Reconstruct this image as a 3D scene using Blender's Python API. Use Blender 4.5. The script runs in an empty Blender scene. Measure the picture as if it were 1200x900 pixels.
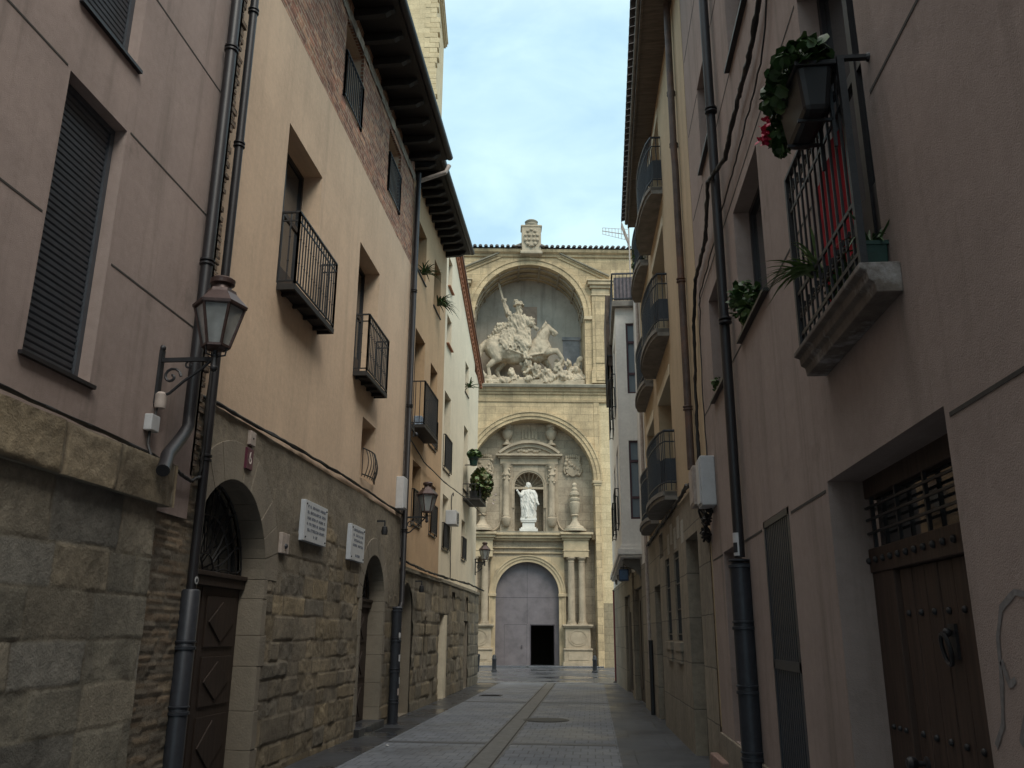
import bpy, bmesh, math, random
import numpy as np
from mathutils import Vector, Matrix
R = math.radians
random.seed(7)
SC = bpy.context.scene
COL = SC.collection

# ---------------------------------------------------------------- camera
cam_d = bpy.data.cameras.new("Camera"); cam = bpy.data.objects.new("Camera", cam_d); COL.objects.link(cam)
F = 1006.0
def unit(v): v = np.array(v, float); return v / np.linalg.norm(v)
Yc = unit((95, -294, -F)); Zc = unit((20, 3450, -F)); Zc = unit(Zc - Yc * np.dot(Yc, Zc)); Xc = np.cross(Yc, Zc)
ROT = np.stack([Xc, Yc, Zc])                    # camera axes -> world axes (street along +Y)
m4 = Matrix.Identity(4)
for i in range(3):
    for j in range(3): m4[i][j] = ROT[i][j]
m4[0][3], m4[1][3], m4[2][3] = 0.0, 0.0, 1.6
cam.matrix_world = m4
cam_d.sensor_width = 36.0; cam_d.lens = 36.0 * F / 1200.0; cam_d.clip_start = 0.05; cam_d.clip_end = 3000
SC.camera = cam

# ---------------------------------------------------------------- light
SUN_EL, SUN_AZ = R(50), R(148)                 # azimuth from +Y towards +X: behind the camera, from the right
w = bpy.data.worlds.new("World"); SC.world = w; w.use_nodes = True
nt = w.node_tree; nt.nodes.clear()
out = nt.nodes.new('ShaderNodeOutputWorld'); bg = nt.nodes.new('ShaderNodeBackground')
sky = nt.nodes.new('ShaderNodeTexSky'); sky.sky_type = 'NISHITA'; sky.sun_disc = False
sky.sun_elevation = SUN_EL; sky.sun_rotation = SUN_AZ; sky.dust_density = 1.0
tc = nt.nodes.new('ShaderNodeTexCoord')
mp = nt.nodes.new('ShaderNodeMapping'); mp.inputs['Scale'].default_value = (1.0, 1.0, 2.2)
nz = nt.nodes.new('ShaderNodeTexNoise'); nz.inputs['Scale'].default_value = 5.2; nz.inputs['Detail'].default_value = 7; nz.inputs['Roughness'].default_value = .52; nz.inputs['Distortion'].default_value = .35
rp = nt.nodes.new('ShaderNodeValToRGB'); rp.color_ramp.elements[0].position = .36; rp.color_ramp.elements[1].position = .64
rp.color_ramp.elements[0].color = (4.25, 6.35, 7.6, 1); rp.color_ramp.elements[1].color = (5.9, 8.1, 8.6, 1)
# an overcast sky is brighter overhead than at the horizon
sx = nt.nodes.new('ShaderNodeSeparateXYZ')
mr = nt.nodes.new('ShaderNodeMapRange'); mr.inputs['From Min'].default_value = .62; mr.inputs['From Max'].default_value = 1.0
mr.inputs['To Min'].default_value = 1.0; mr.inputs['To Max'].default_value = 2.2
mx = nt.nodes.new('ShaderNodeMix'); mx.data_type = 'RGBA'; mx.inputs[0].default_value = .9
ml = nt.nodes.new('ShaderNodeMix'); ml.data_type = 'RGBA'; ml.blend_type = 'MULTIPLY'; ml.inputs[0].default_value = 1.0
L = nt.links.new
L(tc.outputs['Generated'], mp.inputs['Vector']); L(mp.outputs[0], nz.inputs['Vector']); L(nz.outputs['Fac'], rp.inputs[0])
mz = nt.nodes.new('ShaderNodeMapRange'); mz.inputs['From Min'].default_value = .62; mz.inputs['From Max'].default_value = .86
mn = nt.nodes.new('ShaderNodeMix'); mn.data_type = 'RGBA'; mn.inputs[7].default_value = (8.6, 8.3, 7.9, 1)   # thick neutral cloud overhead
L(sx.outputs['Z'], mz.inputs['Value']); L(mz.outputs[0], mn.inputs[0]); L(rp.outputs[0], mn.inputs[6])
L(sky.outputs[0], mx.inputs[6]); L(mn.outputs[2], mx.inputs[7])
L(tc.outputs['Generated'], sx.inputs[0]); L(sx.outputs['Z'], mr.inputs['Value'])
L(mx.outputs[2], ml.inputs[6]); L(mr.outputs[0], ml.inputs[7])
L(ml.outputs[2], bg.inputs['Color']); bg.inputs['Strength'].default_value = .105
L(bg.outputs[0], out.inputs['Surface'])
sun_d = bpy.data.lights.new("Sun", 'SUN'); sun = bpy.data.objects.new("Sun", sun_d); COL.objects.link(sun)
sun_d.energy = 1.5; sun_d.angle = R(26); sun_d.color = (1.0, .93, .82)
sd = Vector((math.sin(SUN_AZ) * math.cos(SUN_EL), math.cos(SUN_AZ) * math.cos(SUN_EL), math.sin(SUN_EL)))
sun.rotation_euler = sd.to_track_quat('Z', 'Y').to_euler(); sun.location = (20, -20, 60)
SC.view_settings.view_transform = 'Standard'; SC.view_settings.look = 'None'
SC.view_settings.exposure = 0.40; SC.view_settings.gamma = 1.0; SC.view_settings.use_curve_mapping = False
SC.cycles.max_bounces = 8; SC.cycles.diffuse_bounces = 5

# ---------------------------------------------------------------- scene graph helpers
def props(o, label, cat, group=None):
    o['label'] = label; o['category'] = cat
    if group: o['group'] = group
    return o
def thing(name, label, cat, loc=(0, 0, 0), group=None, rz=0):
    o = bpy.data.objects.new(name, None); COL.objects.link(o); o.location = loc; o.rotation_euler = (0, 0, rz)
    o.empty_display_size = .2
    return props(o, label, cat, group)
def root_loc(o):
    while o.parent: o = o.parent
    return o.location
def copy_tree(o, parent=None):
    c = o.copy(); COL.objects.link(c)
    if parent: c.parent = parent
    for ch in list(o.children): copy_tree(ch, c)
    return c

class Fr:                                       # wall frame: u along the wall, z up, w out of the wall
    def __init__(s, O, U, N): s.O, s.U, s.N = Vector(O), Vector(U).normalized(), Vector(N).normalized()
    def p(s, u, z, w=0): q = s.O + s.U * u + s.N * w; return (q.x, q.y, q.z + z)
    def off(s, d): return Fr(s.O + s.N * d, s.U, s.N)

class MB:
    def __init__(s): s.v, s.f = [], []
    def add(s, vs, fs):
        o = len(s.v); s.v += [tuple(v) for v in vs]; s.f += [tuple(i + o for i in f) for f in fs]; return s
    def box(s, x0, x1, y0, y1, z0, z1):
        return s.add([(x, y, z) for x in (x0, x1) for y in (y0, y1) for z in (z0, z1)],
                     [(0, 1, 3, 2), (4, 6, 7, 5), (0, 4, 5, 1), (2, 3, 7, 6), (0, 2, 6, 4), (1, 5, 7, 3)])
    def fbox(s, fr, u0, u1, z0, z1, w0, w1):
        return s.add([fr.p(u, z, w) for u in (u0, u1) for w in (w0, w1) for z in (z0, z1)],
                     [(0, 1, 3, 2), (4, 6, 7, 5), (0, 4, 5, 1), (2, 3, 7, 6), (0, 2, 6, 4), (1, 5, 7, 3)])
    def ext(s, fr, poly, w0, w1):               # prism of a (u, z) outline between two depths
        n = len(poly)
        return s.add([fr.p(u, z, w0) for u, z in poly] + [fr.p(u, z, w1) for u, z in poly],
                     [tuple(range(n)), tuple(range(n, 2 * n))] + [(i, (i + 1) % n, n + (i + 1) % n, n + i) for i in range(n)])
    def sweep(s, pts3, prof3):                  # rows of points joined into strips
        n = len(prof3[0])
        vs = [p for row in prof3 for p in row]
        return s.add(vs, [(r * n + i, r * n + i + 1, (r + 1) * n + i + 1, (r + 1) * n + i) for r in range(len(prof3) - 1) for i in range(n - 1)])
    def rows(s, rows, closed=False, cap=False):
        n = len(rows[0]); vs = [p for r in rows for p in r]; fs = []
        for r in range(len(rows) - 1):
            for i in range(n if closed else n - 1):
                j = (i + 1) % n; fs.append((r * n + i, r * n + j, (r + 1) * n + j, (r + 1) * n + i))
        if cap: fs += [tuple(range(n)), tuple(range((len(rows) - 1) * n, len(rows) * n))]
        return s.add(vs, fs)
    def tube(s, pts, r, n=8, cap=True):
        pts = [Vector(p) for p in pts]; rows = []; prev = None
        for i, p in enumerate(pts):
            t = (pts[min(i + 1, len(pts) - 1)] - pts[max(i - 1, 0)]).normalized()
            a = prev if prev is not None else (Vector((0, 0, 1)) if abs(t.z) < .9 else Vector((0, 1, 0)))
            a = (a - t * a.dot(t)).normalized(); b = t.cross(a); prev = a
            rr = r[i] if isinstance(r, (list, tuple)) else r
            rows.append([p + (a * math.cos(k * 2 * math.pi / n) + b * math.sin(k * 2 * math.pi / n)) * rr for k in range(n)])
        return s.rows(rows, True, cap)
    def bar(s, a, b, wx, wz=None):              # square bar between two points
        wz = wz or wx; a, b = Vector(a), Vector(b); t = (b - a).normalized()
        x = t.cross(Vector((0, 0, 1)) if abs(t.z) < .95 else Vector((0, 1, 0))).normalized(); y = t.cross(x)
        c = [(-1, -1), (1, -1), (1, 1), (-1, 1)]
        return s.rows([[q + x * (i * wx / 2) + y * (j * wz / 2) for i, j in c] for q in (a, b)], True, True)
    def lathe(s, c, prof, n=16, a0=0, sx=1, sy=1, cap=True):
        rows = [[(c[0] + r * sx * math.cos(a0 + k * 2 * math.pi / n), c[1] + r * sy * math.sin(a0 + k * 2 * math.pi / n), c[2] + z) for k in range(n)] for r, z in prof]
        return s.rows(rows, True, cap)
    def ball(s, c, r, n=10, m=6):
        if not isinstance(r, (tuple, list)): r = (r, r, r)
        prof = [(math.sin(math.pi * i / m), -math.cos(math.pi * i / m)) for i in range(m + 1)]
        rows = [[(c[0] + r[0] * max(q, 1e-3) * math.cos(k * 2 * math.pi / n), c[1] + r[1] * max(q, 1e-3) * math.sin(k * 2 * math.pi / n), c[2] + r[2] * z) for k in range(n)] for q, z in prof]
        return s.rows(rows, True, True)
    def arch_pts(s, uc, zs, r, n=24, rz=None): return [(uc - r * math.cos(math.pi * i / n), zs + (rz or r) * math.sin(math.pi * i / n)) for i in range(n + 1)]
    def band(s, fr, outer, inner, w0, w1):      # solid band between two outlines with the same point count
        rows = [[fr.p(*o, w0), fr.p(*o, w1), fr.p(*i, w1), fr.p(*i, w0)] for o, i in zip(outer, inner)]
        return s.rows(rows, True, True)
    def wall(s, fr, u0, u1, z0, z1, ops=(), d=.3):   # wall face with openings and their reveals
        us = sorted({u0, u1, *[o[k] for o in ops for k in ('u0', 'u1') if u0 <= o[k] <= u1]})
        zs = sorted({z0, z1, *[o[k] for o in ops for k in ('z0', 'z1') if z0 <= o[k] <= z1]})
        for a, b in zip(us, us[1:]):
            for c, e in zip(zs, zs[1:]):
                cu, cz = (a + b) / 2, (c + e) / 2
                if any(o['u0'] < cu < o['u1'] and o['z0'] < cz < o['z1'] for o in ops): continue
                s.add([fr.p(a, c), fr.p(b, c), fr.p(b, e), fr.p(a, e)], [(0, 1, 2, 3)])
        for o in ops:
            dd = o.get('d', d); a, b, c, e = o['u0'], o['u1'], o['z0'], o['z1']
            if o.get('arch'):
                r = (b - a) / 2; rz = o.get('rz', r); pts = s.arch_pts((a + b) / 2, e - rz, r, 24, rz)
                for p, q in zip(pts, pts[1:]):
                    s.add([fr.p(*p), fr.p(*q), fr.p(q[0], e), fr.p(p[0], e)], [(0, 1, 2, 3)])
                path = [(a, c)] + pts + [(b, c)]
            else: path = [(a, c), (a, e), (b, e), (b, c)]
            if o.get('sill', True): path = path + [(a, c)]
            s.rows([[fr.p(*p, 0) for p in path], [fr.p(*p, -dd) for p in path]])
        return s
    def leaf(s, c, size, rnd, up=.5, seg=5):
        n = Vector((rnd.uniform(-1, 1), rnd.uniform(-1, 1), rnd.uniform(-.3, 1) + up)).normalized()
        a = n.orthogonal().normalized(); a = Matrix.Rotation(rnd.uniform(0, 6.3), 3, n) @ a; b = n.cross(a); c = Vector(c)
        pts = [c + n * size * .18] + [c + (a * math.cos(k * 2 * math.pi / seg) + b * math.sin(k * 2 * math.pi / seg)) * size * rnd.uniform(.8, 1.1) for k in range(seg)]
        return s.add(pts, [(0, 1 + k, 1 + (k + 1) % seg) for k in range(seg)])
    def blade(s, c, dirv, ln, wd, droop, seg=5):   # long arching leaf
        c = Vector(c); d = Vector(dirv).normalized(); side = d.cross(Vector((0, 0, 1)));
        side = side.normalized() if side.length > 1e-3 else Vector((1, 0, 0)); rows = []
        for i in range(seg + 1):
            t = i / seg; p = c + d * ln * t + Vector((0, 0, -droop * ln * t * t)); ww = wd * (1 - t) ** .6 * (.5 + .5 * min(1, t * 4)) + .001
            rows.append([p - side * ww, p + Vector((0, 0, -ww * .5)), p + side * ww])
        return s.rows(rows)
    def build(s, name, mat, parent=None, smooth=None, bevel=0, local=False, kind=None):
        me = bpy.data.meshes.new(name)
        off = Vector((0, 0, 0)) if (local or parent is None) else Vector(root_loc(parent))
        me.from_pydata([tuple(Vector(v) - off) for v in s.v], [], s.f)
        bm = bmesh.new(); bm.from_mesh(me); bmesh.ops.recalc_face_normals(bm, faces=bm.faces); bm.to_mesh(me); bm.free()
        me.materials.append(mat)
        if smooth is not None:
            me.polygons.foreach_set('use_smooth', [True] * len(me.polygons))
            me.set_sharp_from_angle(angle=R(smooth))
        o = bpy.data.objects.new(name, me); COL.objects.link(o)
        if parent: o.parent = parent
        if bevel:
            b = o.modifiers.new('bevel', 'BEVEL'); b.width = bevel; b.segments = 2; b.limit_method = 'ANGLE'; b.angle_limit = R(40)
        if kind: o['kind'] = kind
        return o

# ---------------------------------------------------------------- value noise for stone faces
_rs = np.random.RandomState(3); _tab = _rs.rand(256, 256)
def vnoise(x, y):
    xi = np.floor(x).astype(int); yi = np.floor(y).astype(int); fx = x - xi; fy = y - yi
    fx = fx * fx * (3 - 2 * fx); fy = fy * fy * (3 - 2 * fy)
    g = lambda a, b: _tab[a % 256, b % 256]
    return (g(xi, yi) * (1 - fx) + g(xi + 1, yi) * fx) * (1 - fy) + (g(xi, yi + 1) * (1 - fx) + g(xi + 1, yi + 1) * fx) * fy
def fbm(x, y, o=4):
    r = 0; a = .5
    for k in range(o): r = r + a * vnoise(x * 2 ** k + 17 * k, y * 2 ** k + 31 * k); a *= .5
    return r
def stonefield(name, fr, u0, u1, z0, z1, parent, mat, res=.03, course=(.24, .38), width=(.35, .8), relief=.03, mortar=.022, gap=.022,
               rough=.35, tones=((.30, .27, .21), (.36, .31, .23), (.24, .22, .19), (.33, .27, .18)), mort=(.25, .22, .18), hole=None, seed=1, flat=None, rowsz=None):
    rs = np.random.RandomState(seed)
    nu, nz = int((u1 - u0) / res) + 1, int((z1 - z0) / res) + 1
    u = np.linspace(u0, u1, nu); z = np.linspace(z0, z1, nz); UU, ZZ = np.meshgrid(u, z)
    wob = lambda s: (fbm(UU * 2.3 + s, ZZ * 2.3 + 2 * s, 3) - .45)
    zw = ZZ + wob(3 + seed) * .05; uw = UU + wob(9 + seed) * .07
    if rowsz is None:
        rowsz = [z0 - .1]
        while rowsz[-1] < z1 + .1: rowsz.append(rowsz[-1] + rs.uniform(*course))
    H = np.zeros_like(UU); C = np.zeros(UU.shape + (3,)); C[:] = mort; tones = np.array(tones)
    for r in range(len(rowsz) - 1):
        a, b = rowsz[r], rowsz[r + 1]; cuts = [u0 - rs.uniform(.05, .5)]
        while cuts[-1] < u1 + .2: cuts.append(cuts[-1] + rs.uniform(*width))
        for c in range(len(cuts) - 1):
            m = (zw >= a) & (zw < b) & (uw >= cuts[c]) & (uw < cuts[c + 1])
            h0 = rs.uniform(-.5, .5) * relief * .9; isr = rs.rand() < rough; tone = tones[rs.randint(len(tones))] * rs.uniform(.82, 1.15)
            tu, tz = rs.uniform(-.8, .8, 2) * relief
            if not m.any(): continue
            x, y = UU[m], ZZ[m]
            ed = np.minimum(np.minimum(zw[m] - a, b - zw[m]), np.minimum(uw[m] - cuts[c], cuts[c + 1] - uw[m]))
            k = np.clip((ed - gap * .35) / gap, 0, 1); k = k * k * (3 - 2 * k)
            amp = relief * (1.5 if isr else .35)
            hn = (fbm(x * 6 + r * 7, y * 6 + c * 5, 4) - .47) * amp * 1.6 + (fbm(x * 22, y * 22, 2) - .37) * amp * (.45 if isr else .15)
            H[m] = k * (mortar + h0 + hn + tu * (x - cuts[c]) + tz * (y - a))
            tv = (fbm(x * 3 + c, y * 3 + r, 4) - .47)[:, None]
            C[m] = (tone * (1 + tv * .9)) * k[:, None] + np.array(mort) * (1 - k[:, None])
    if flat is not None:                        # areas rendered over smooth
        fm = flat(UU, ZZ); H = H * (1 - fm) + fm * (mortar + (fbm(UU * 3, ZZ * 3, 3) - .45) * .02)
        C = C * (1 - fm[..., None]) + fm[..., None] * np.array((.235, .205, .16)) * (1 + (fbm(UU * 1.7, ZZ * 1.2, 4) - .47)[..., None] * .7)
    V = np.array([fr.p(a, b, h) for a, b, h in zip(UU.ravel(), ZZ.ravel(), H.ravel())])
    keep = np.ones((nz, nu), bool)
    if hole is not None: keep = ~hole(UU, ZZ)
    fs = []
    for j in range(nz - 1):
        for i in range(nu - 1):
            if keep[j, i] or keep[j, i + 1] or keep[j + 1, i] or keep[j + 1, i + 1]:
                q = j * nu + i; fs.append((q, q + 1, q + nu + 1, q + nu))
    off = np.array(root_loc(parent)) if parent else np.zeros(3)
    me = bpy.data.meshes.new(name); me.from_pydata((V - off).tolist(), [], fs)
    at = me.color_attributes.new('stone', 'FLOAT_COLOR', 'POINT')
    at.data.foreach_set('color', np.concatenate([np.clip(C.reshape(-1, 3), 0, 1), np.ones((C.shape[0] * C.shape[1], 1))], 1).ravel())
    me.polygons.foreach_set('use_smooth', [True] * len(me.polygons)); me.materials.append(mat)
    o = bpy.data.objects.new(name, me); COL.objects.link(o); o.parent = parent
    return o

# ---------------------------------------------------------------- materials
def newmat(name):
    m = bpy.data.materials.new(name); m.use_nodes = True; nt = m.node_tree; b = nt.nodes['Principled BSDF']; return m, nt, b
def N(nt, t, **kw):
    n = nt.nodes.new(t)
    for k, v in kw.items():
        if k in n.inputs: n.inputs[k].default_value = v
        else: setattr(n, k, v)
    return n
def wallvec(nt):                                # (along, up) on vertical faces, plan on level ones, in metres
    g = N(nt, 'ShaderNodeNewGeometry'); p = N(nt, 'ShaderNodeSeparateXYZ'); n = N(nt, 'ShaderNodeSeparateXYZ')
    nt.links.new(g.outputs['Position'], p.inputs[0]); nt.links.new(g.outputs['True Normal'], n.inputs[0])
    def absn(o): a = N(nt, 'ShaderNodeMath', operation='ABSOLUTE'); nt.links.new(o, a.inputs[0]); return a.outputs[0]
    gx = N(nt, 'ShaderNodeMath', operation='GREATER_THAN'); nt.links.new(absn(n.outputs[0]), gx.inputs[0]); nt.links.new(absn(n.outputs[1]), gx.inputs[1])
    u = N(nt, 'ShaderNodeMix'); nt.links.new(gx.outputs[0], u.inputs[0]); nt.links.new(p.outputs[0], u.inputs[2]); nt.links.new(p.outputs[1], u.inputs[3])
    gz = N(nt, 'ShaderNodeMath', operation='GREATER_THAN'); gz.inputs[1].default_value = .8; nt.links.new(absn(n.outputs[2]), gz.inputs[0])
    v = N(nt, 'ShaderNodeMix'); nt.links.new(gz.outputs[0], v.inputs[0]); nt.links.new(p.outputs[2], v.inputs[2]); nt.links.new(p.outputs[1], v.inputs[3])
    c = N(nt, 'ShaderNodeCombineXYZ'); nt.links.new(u.outputs[0], c.inputs[0]); nt.links.new(v.outputs[0], c.inputs[1])
    return c.outputs[0], g.outputs['Position']
def noise(nt, vec, scale, detail=4, rough=.55, scl=None):
    n = N(nt, 'ShaderNodeTexNoise', Scale=scale, Detail=detail, Roughness=rough)
    if scl:
        m = N(nt, 'ShaderNodeMapping', Scale=scl); nt.links.new(vec, m.inputs[0]); vec = m.outputs[0]
    nt.links.new(vec, n.inputs['Vector']); return n.outputs['Fac']
def ramp(nt, fac, p0, c0, p1, c1):
    r = N(nt, 'ShaderNodeValToRGB'); e = r.color_ramp.elements; e[0].position, e[1].position = p0, p1
    e[0].color, e[1].color = (*c0, 1) if len(c0) == 3 else c0, (*c1, 1) if len(c1) == 3 else c1
    nt.links.new(fac, r.inputs[0]); return r.outputs[0]
def mixc(nt, fac, a, b, mode='MIX'):
    m = N(nt, 'ShaderNodeMix', data_type='RGBA', blend_type=mode)
    for i, x in ((0, fac), (6, a), (7, b)):
        if hasattr(x, 'links'): nt.links.new(x, m.inputs[i])
        elif isinstance(x, (int, float)): m.inputs[i].default_value = x
        else: m.inputs[i].default_value = (*x, 1)
    return m.outputs[2]
def bump(nt, b, h, strength, dist, prev=None):
    n = N(nt, 'ShaderNodeBump', Strength=strength, Distance=dist); nt.links.new(h, n.inputs['Height'])
    if prev: nt.links.new(prev, n.inputs['Normal'])
    nt.links.new(n.outputs[0], b.inputs['Normal']); return n.outputs[0]
def mul(c, k): return tuple(min(1, x * k) for x in c)
def plaster(name, c, var=.18, grain=55, gs=.35, streak=.35, rough=.92, dirt=(.10, .085, .07)):
    m, nt, b = newmat(name); vec, pos = wallvec(nt)
    col = ramp(nt, noise(nt, pos, 1.1, 6, .62), .30, mul(c, 1 - var), .72, mul(c, 1 + var * .8))
    col = mixc(nt, .35, col, ramp(nt, noise(nt, pos, 14, 5, .7), .35, mul(c, .8), .68, mul(c, 1.12)))
    col = mixc(nt, ramp(nt, noise(nt, pos, .55, 5, .6), .53, (0, 0, 0), .56, (.14,) * 3), col, mul(c, 1.22))   # patched and repainted areas
    col = mixc(nt, ramp(nt, noise(nt, pos, 2.1, 6, .7), .60, (0, 0, 0), .72, (streak * .45,) * 3), col, dirt)
    st = ramp(nt, noise(nt, vec, 1.0, 6, .65, (3.2, .20, 1)), .51, (0, 0, 0), .80, (streak,) * 3)
    col = mixc(nt, st, col, dirt)
    nt.links.new(col, b.inputs['Base Color']); b.inputs['Roughness'].default_value = rough
    p = bump(nt, b, noise(nt, pos, grain, 3, .6), gs, .01); bump(nt, b, noise(nt, pos, 3.0, 4, .6), .25, .03, p)
    return m
def ashlar(name, c1, c2, mort, bw=.8, bh=.36, ms=.012, bs=.5, var=.25, streak=.3, dirt=(.09, .08, .065), lowdirt=None):
    m, nt, b = newmat(name); vec, pos = wallvec(nt)
    ws = N(nt, 'ShaderNodeVectorMath', operation='ADD')
    wn = N(nt, 'ShaderNodeTexNoise', Scale=2.5, Detail=3); nt.links.new(pos, wn.inputs['Vector'])
    sc = N(nt, 'ShaderNodeVectorMath', operation='SCALE'); sc.inputs['Scale'].default_value = .03
    nt.links.new(wn.outputs['Color'], sc.inputs[0]); nt.links.new(vec, ws.inputs[0]); nt.links.new(sc.outputs[0], ws.inputs[1])
    br = N(nt, 'ShaderNodeTexBrick', Scale=1.0); br.offset = .45; br.squash = 1
    for k, v in {'Brick Width': bw, 'Row Height': bh, 'Mortar Size': ms, 'Mortar Smooth': .4, 'Bias': 0.0}.items(): br.inputs[k].default_value = v
    br.inputs['Color1'].default_value = (*c1, 1); br.inputs['Color2'].default_value = (*c2, 1); br.inputs['Mortar'].default_value = (*mort, 1)
    nt.links.new(ws.outputs[0], br.inputs['Vector'])
    col = mixc(nt, 1.0, br.outputs['Color'], ramp(nt, noise(nt, pos, .9, 7, .65), .28, (1 - var,) * 3, .72, (1 + var * .6,) * 3), 'MULTIPLY')
    col = mixc(nt, 1.0, col, ramp(nt, noise(nt, pos, 11, 5, .7), .3, (.8,) * 3, .7, (1.12,) * 3), 'MULTIPLY')
    st = ramp(nt, noise(nt, vec, 1.0, 6, .65, (1.5, .28, 1)), .52, (0, 0, 0), .80, (streak,) * 3)
    col = mixc(nt, st, col, dirt)
    nt.links.new(col, b.inputs['Base Color']); b.inputs['Roughness'].default_value = .93
    inv = N(nt, 'ShaderNodeMath', operation='SUBTRACT'); inv.inputs[0].default_value = 1; nt.links.new(br.outputs['Fac'], inv.inputs[1])
    p = bump(nt, b, inv.outputs[0], bs, .015); p = bump(nt, b, noise(nt, pos, 30, 4, .65), .35, .012, p); bump(nt, b, noise(nt, pos, 4, 4, .6), .3, .04, p)
    return m
def simple(name, c, rough=.6, metal=0, var=.25, ns=12, bs=.1, spec=None, tint=None, alpha=None):
    m, nt, b = newmat(name); g = N(nt, 'ShaderNodeNewGeometry'); pos = g.outputs['Position']
    col = ramp(nt, noise(nt, pos, ns, 5, .65), .32, mul(c, 1 - var), .7, mul(c, 1 + var * .7))
    if tint: col = mixc(nt, ramp(nt, noise(nt, pos, ns * .35, 6, .7), .52, (0, 0, 0), .7, (1, 1, 1)), col, tint)
    nt.links.new(col, b.inputs['Base Color']); b.inputs['Roughness'].default_value = rough; b.inputs['Metallic'].default_value = metal
    if spec is not None: b.inputs['Specular IOR Level'].default_value = spec
    if bs: bump(nt, b, noise(nt, pos, ns * 4, 4, .6), bs, .01)
    return m
def wood(name, c, rough=.65, scl=(30, 30, 2.0)):
    m, nt, b = newmat(name); g = N(nt, 'ShaderNodeNewGeometry'); pos = g.outputs['Position']
    f = noise(nt, pos, 1.0, 6, .65, scl); col = ramp(nt, f, .3, mul(c, .55), .7, mul(c, 1.35))
    nt.links.new(col, b.inputs['Base Color']); b.inputs['Roughness'].default_value = rough; bump(nt, b, f, .3, .006); return m
def stonecarve(name, c, dark=(.16, .14, .11), var=.2):
    m, nt, b = newmat(name); vec, pos = wallvec(nt)
    col = ramp(nt, noise(nt, pos, 1.6, 7, .65), .3, mul(c, 1 - var), .7, mul(c, 1 + var * .6))
    col = mixc(nt, ramp(nt, noise(nt, vec, 1.0, 6, .7, (4, .7, 1)), .55, (0, 0, 0), .78, (.75,) * 3), col, dark)
    nt.links.new(col, b.inputs['Base Color']); b.inputs['Roughness'].default_value = .93
    p = bump(nt, b, noise(nt, pos, 14, 5, .65), .4, .03); return m
def glass(name, c=(.03, .035, .04), rough=.06):
    m, nt, b = newmat(name); b.inputs['Base Color'].default_value = (*c, 1); b.inputs['Roughness'].default_value = rough
    b.inputs['Specular IOR Level'].default_value = .7; return m

M = {}
M['pinkA'] = plaster('pink_render', (.36, .285, .255), .16, 140, .35, .7)
M['pinkR'] = plaster('rose_render', (.335, .268, .24), .18, 170, .45, .7)
M['reveal'] = plaster('grey_reveal', (.40, .36, .33), .12, 60, .3, .2)
M['ochre'] = plaster('ochre_render', (.645, .485, .345), .11, 60, .18, .25)
M['ochre2'] = plaster('tan_render', (.50, .34, .20), .12, 60, .2, .2)
M['cream'] = plaster('cream_render', (.72, .635, .48), .10, 60, .2, .15)
M['tanR'] = plaster('sand_render', (.50, .385, .25), .12, 60, .25, .25)
M['greyR'] = plaster('pale_grey_render', (.74, .71, .66), .10, 60, .2, .2)
M['seam'] = simple('seam_dark', (.05, .045, .04), .9)
M['brick'] = ashlar('thin_brick', (.42, .20, .125), (.25, .115, .075), (.54, .44, .34), .27, .080, .016, 1.0, .5, .12)
M['brickold'] = ashlar('old_brick', (.24, .18, .13), (.19, .14, .10), (.16, .135, .11), .3, .075, .02, 1.0, .35, .3)
M['ashD'] = ashlar('grey_ashlar', (.27, .25, .21), (.33, .29, .23), (.17, .155, .13), .7, .36, .012, .6, .35, .35)
M['ashR'] = ashlar('buff_ashlar', (.30, .26, .20), (.25, .22, .175), (.14, .125, .10), .62, .62, .010, .5, .35, .45)
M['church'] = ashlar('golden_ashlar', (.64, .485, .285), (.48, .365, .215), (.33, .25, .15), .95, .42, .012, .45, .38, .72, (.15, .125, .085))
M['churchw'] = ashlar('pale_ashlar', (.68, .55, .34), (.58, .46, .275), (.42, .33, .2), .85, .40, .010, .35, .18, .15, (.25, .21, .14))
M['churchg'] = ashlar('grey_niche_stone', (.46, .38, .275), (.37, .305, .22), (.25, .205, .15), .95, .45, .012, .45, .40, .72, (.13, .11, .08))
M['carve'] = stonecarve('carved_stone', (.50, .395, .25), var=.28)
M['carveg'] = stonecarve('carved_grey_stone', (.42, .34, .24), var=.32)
M['sculpt'] = stonecarve('weathered_sculpture', (.47, .395, .285), (.12, .10, .075), .36)
M['marble'] = stonecarve('white_marble', (.70, .67, .60), (.30, .27, .22), .14)
M['moss'] = stonecarve('mossy_ledge', (.27, .24, .18), (.08, .075, .055), .35)
M['smooth'] = plaster('smoothed_stone', (.235, .205, .16), .28, 40, .6, .5)
M['iron'] = simple('black_iron', (.020, .021, .024), .5, .0, .3, 20, .15)
M['steel'] = simple('grey_painted_steel', (.034, .038, .047), .45, .2, .2, 18, .08)
M['pipeD'] = simple('dark_drainpipe', (.022, .021, .024), .45, .1, .2, 8, .05)
M['pipeG'] = simple('grey_drainpipe', (.10, .105, .12), .5, .1, .3, 6, .08)
M['rustpipe'] = simple('rusty_pipe', (.10, .07, .06), .6, .1, .4, 5, .1, tint=(.17, .09, .06))
M['palepipe'] = simple('pale_pipe', (.42, .36, .32), .6)
M['cable'] = simple('black_cable', (.014, .013, .013), .6, 0, .2)
M['shut'] = simple('shutter_grey', (.075, .085, .10), .5, .1, .15, 10, .05)
M['frame'] = simple('dark_frame', (.028, .028, .032), .5)
M['glass'] = glass('window_glass')
M['glassb'] = glass('painted_reflection_glass', (.16, .20, .23), .08)  # base colour raised to stand in for bright sky reflections and a pale curtain
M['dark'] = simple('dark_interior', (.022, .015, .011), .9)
M['wood'] = wood('dark_oak', (.036, .024, .018))
M['woodR'] = wood('brown_door_planks', (.052, .031, .022))
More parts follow.
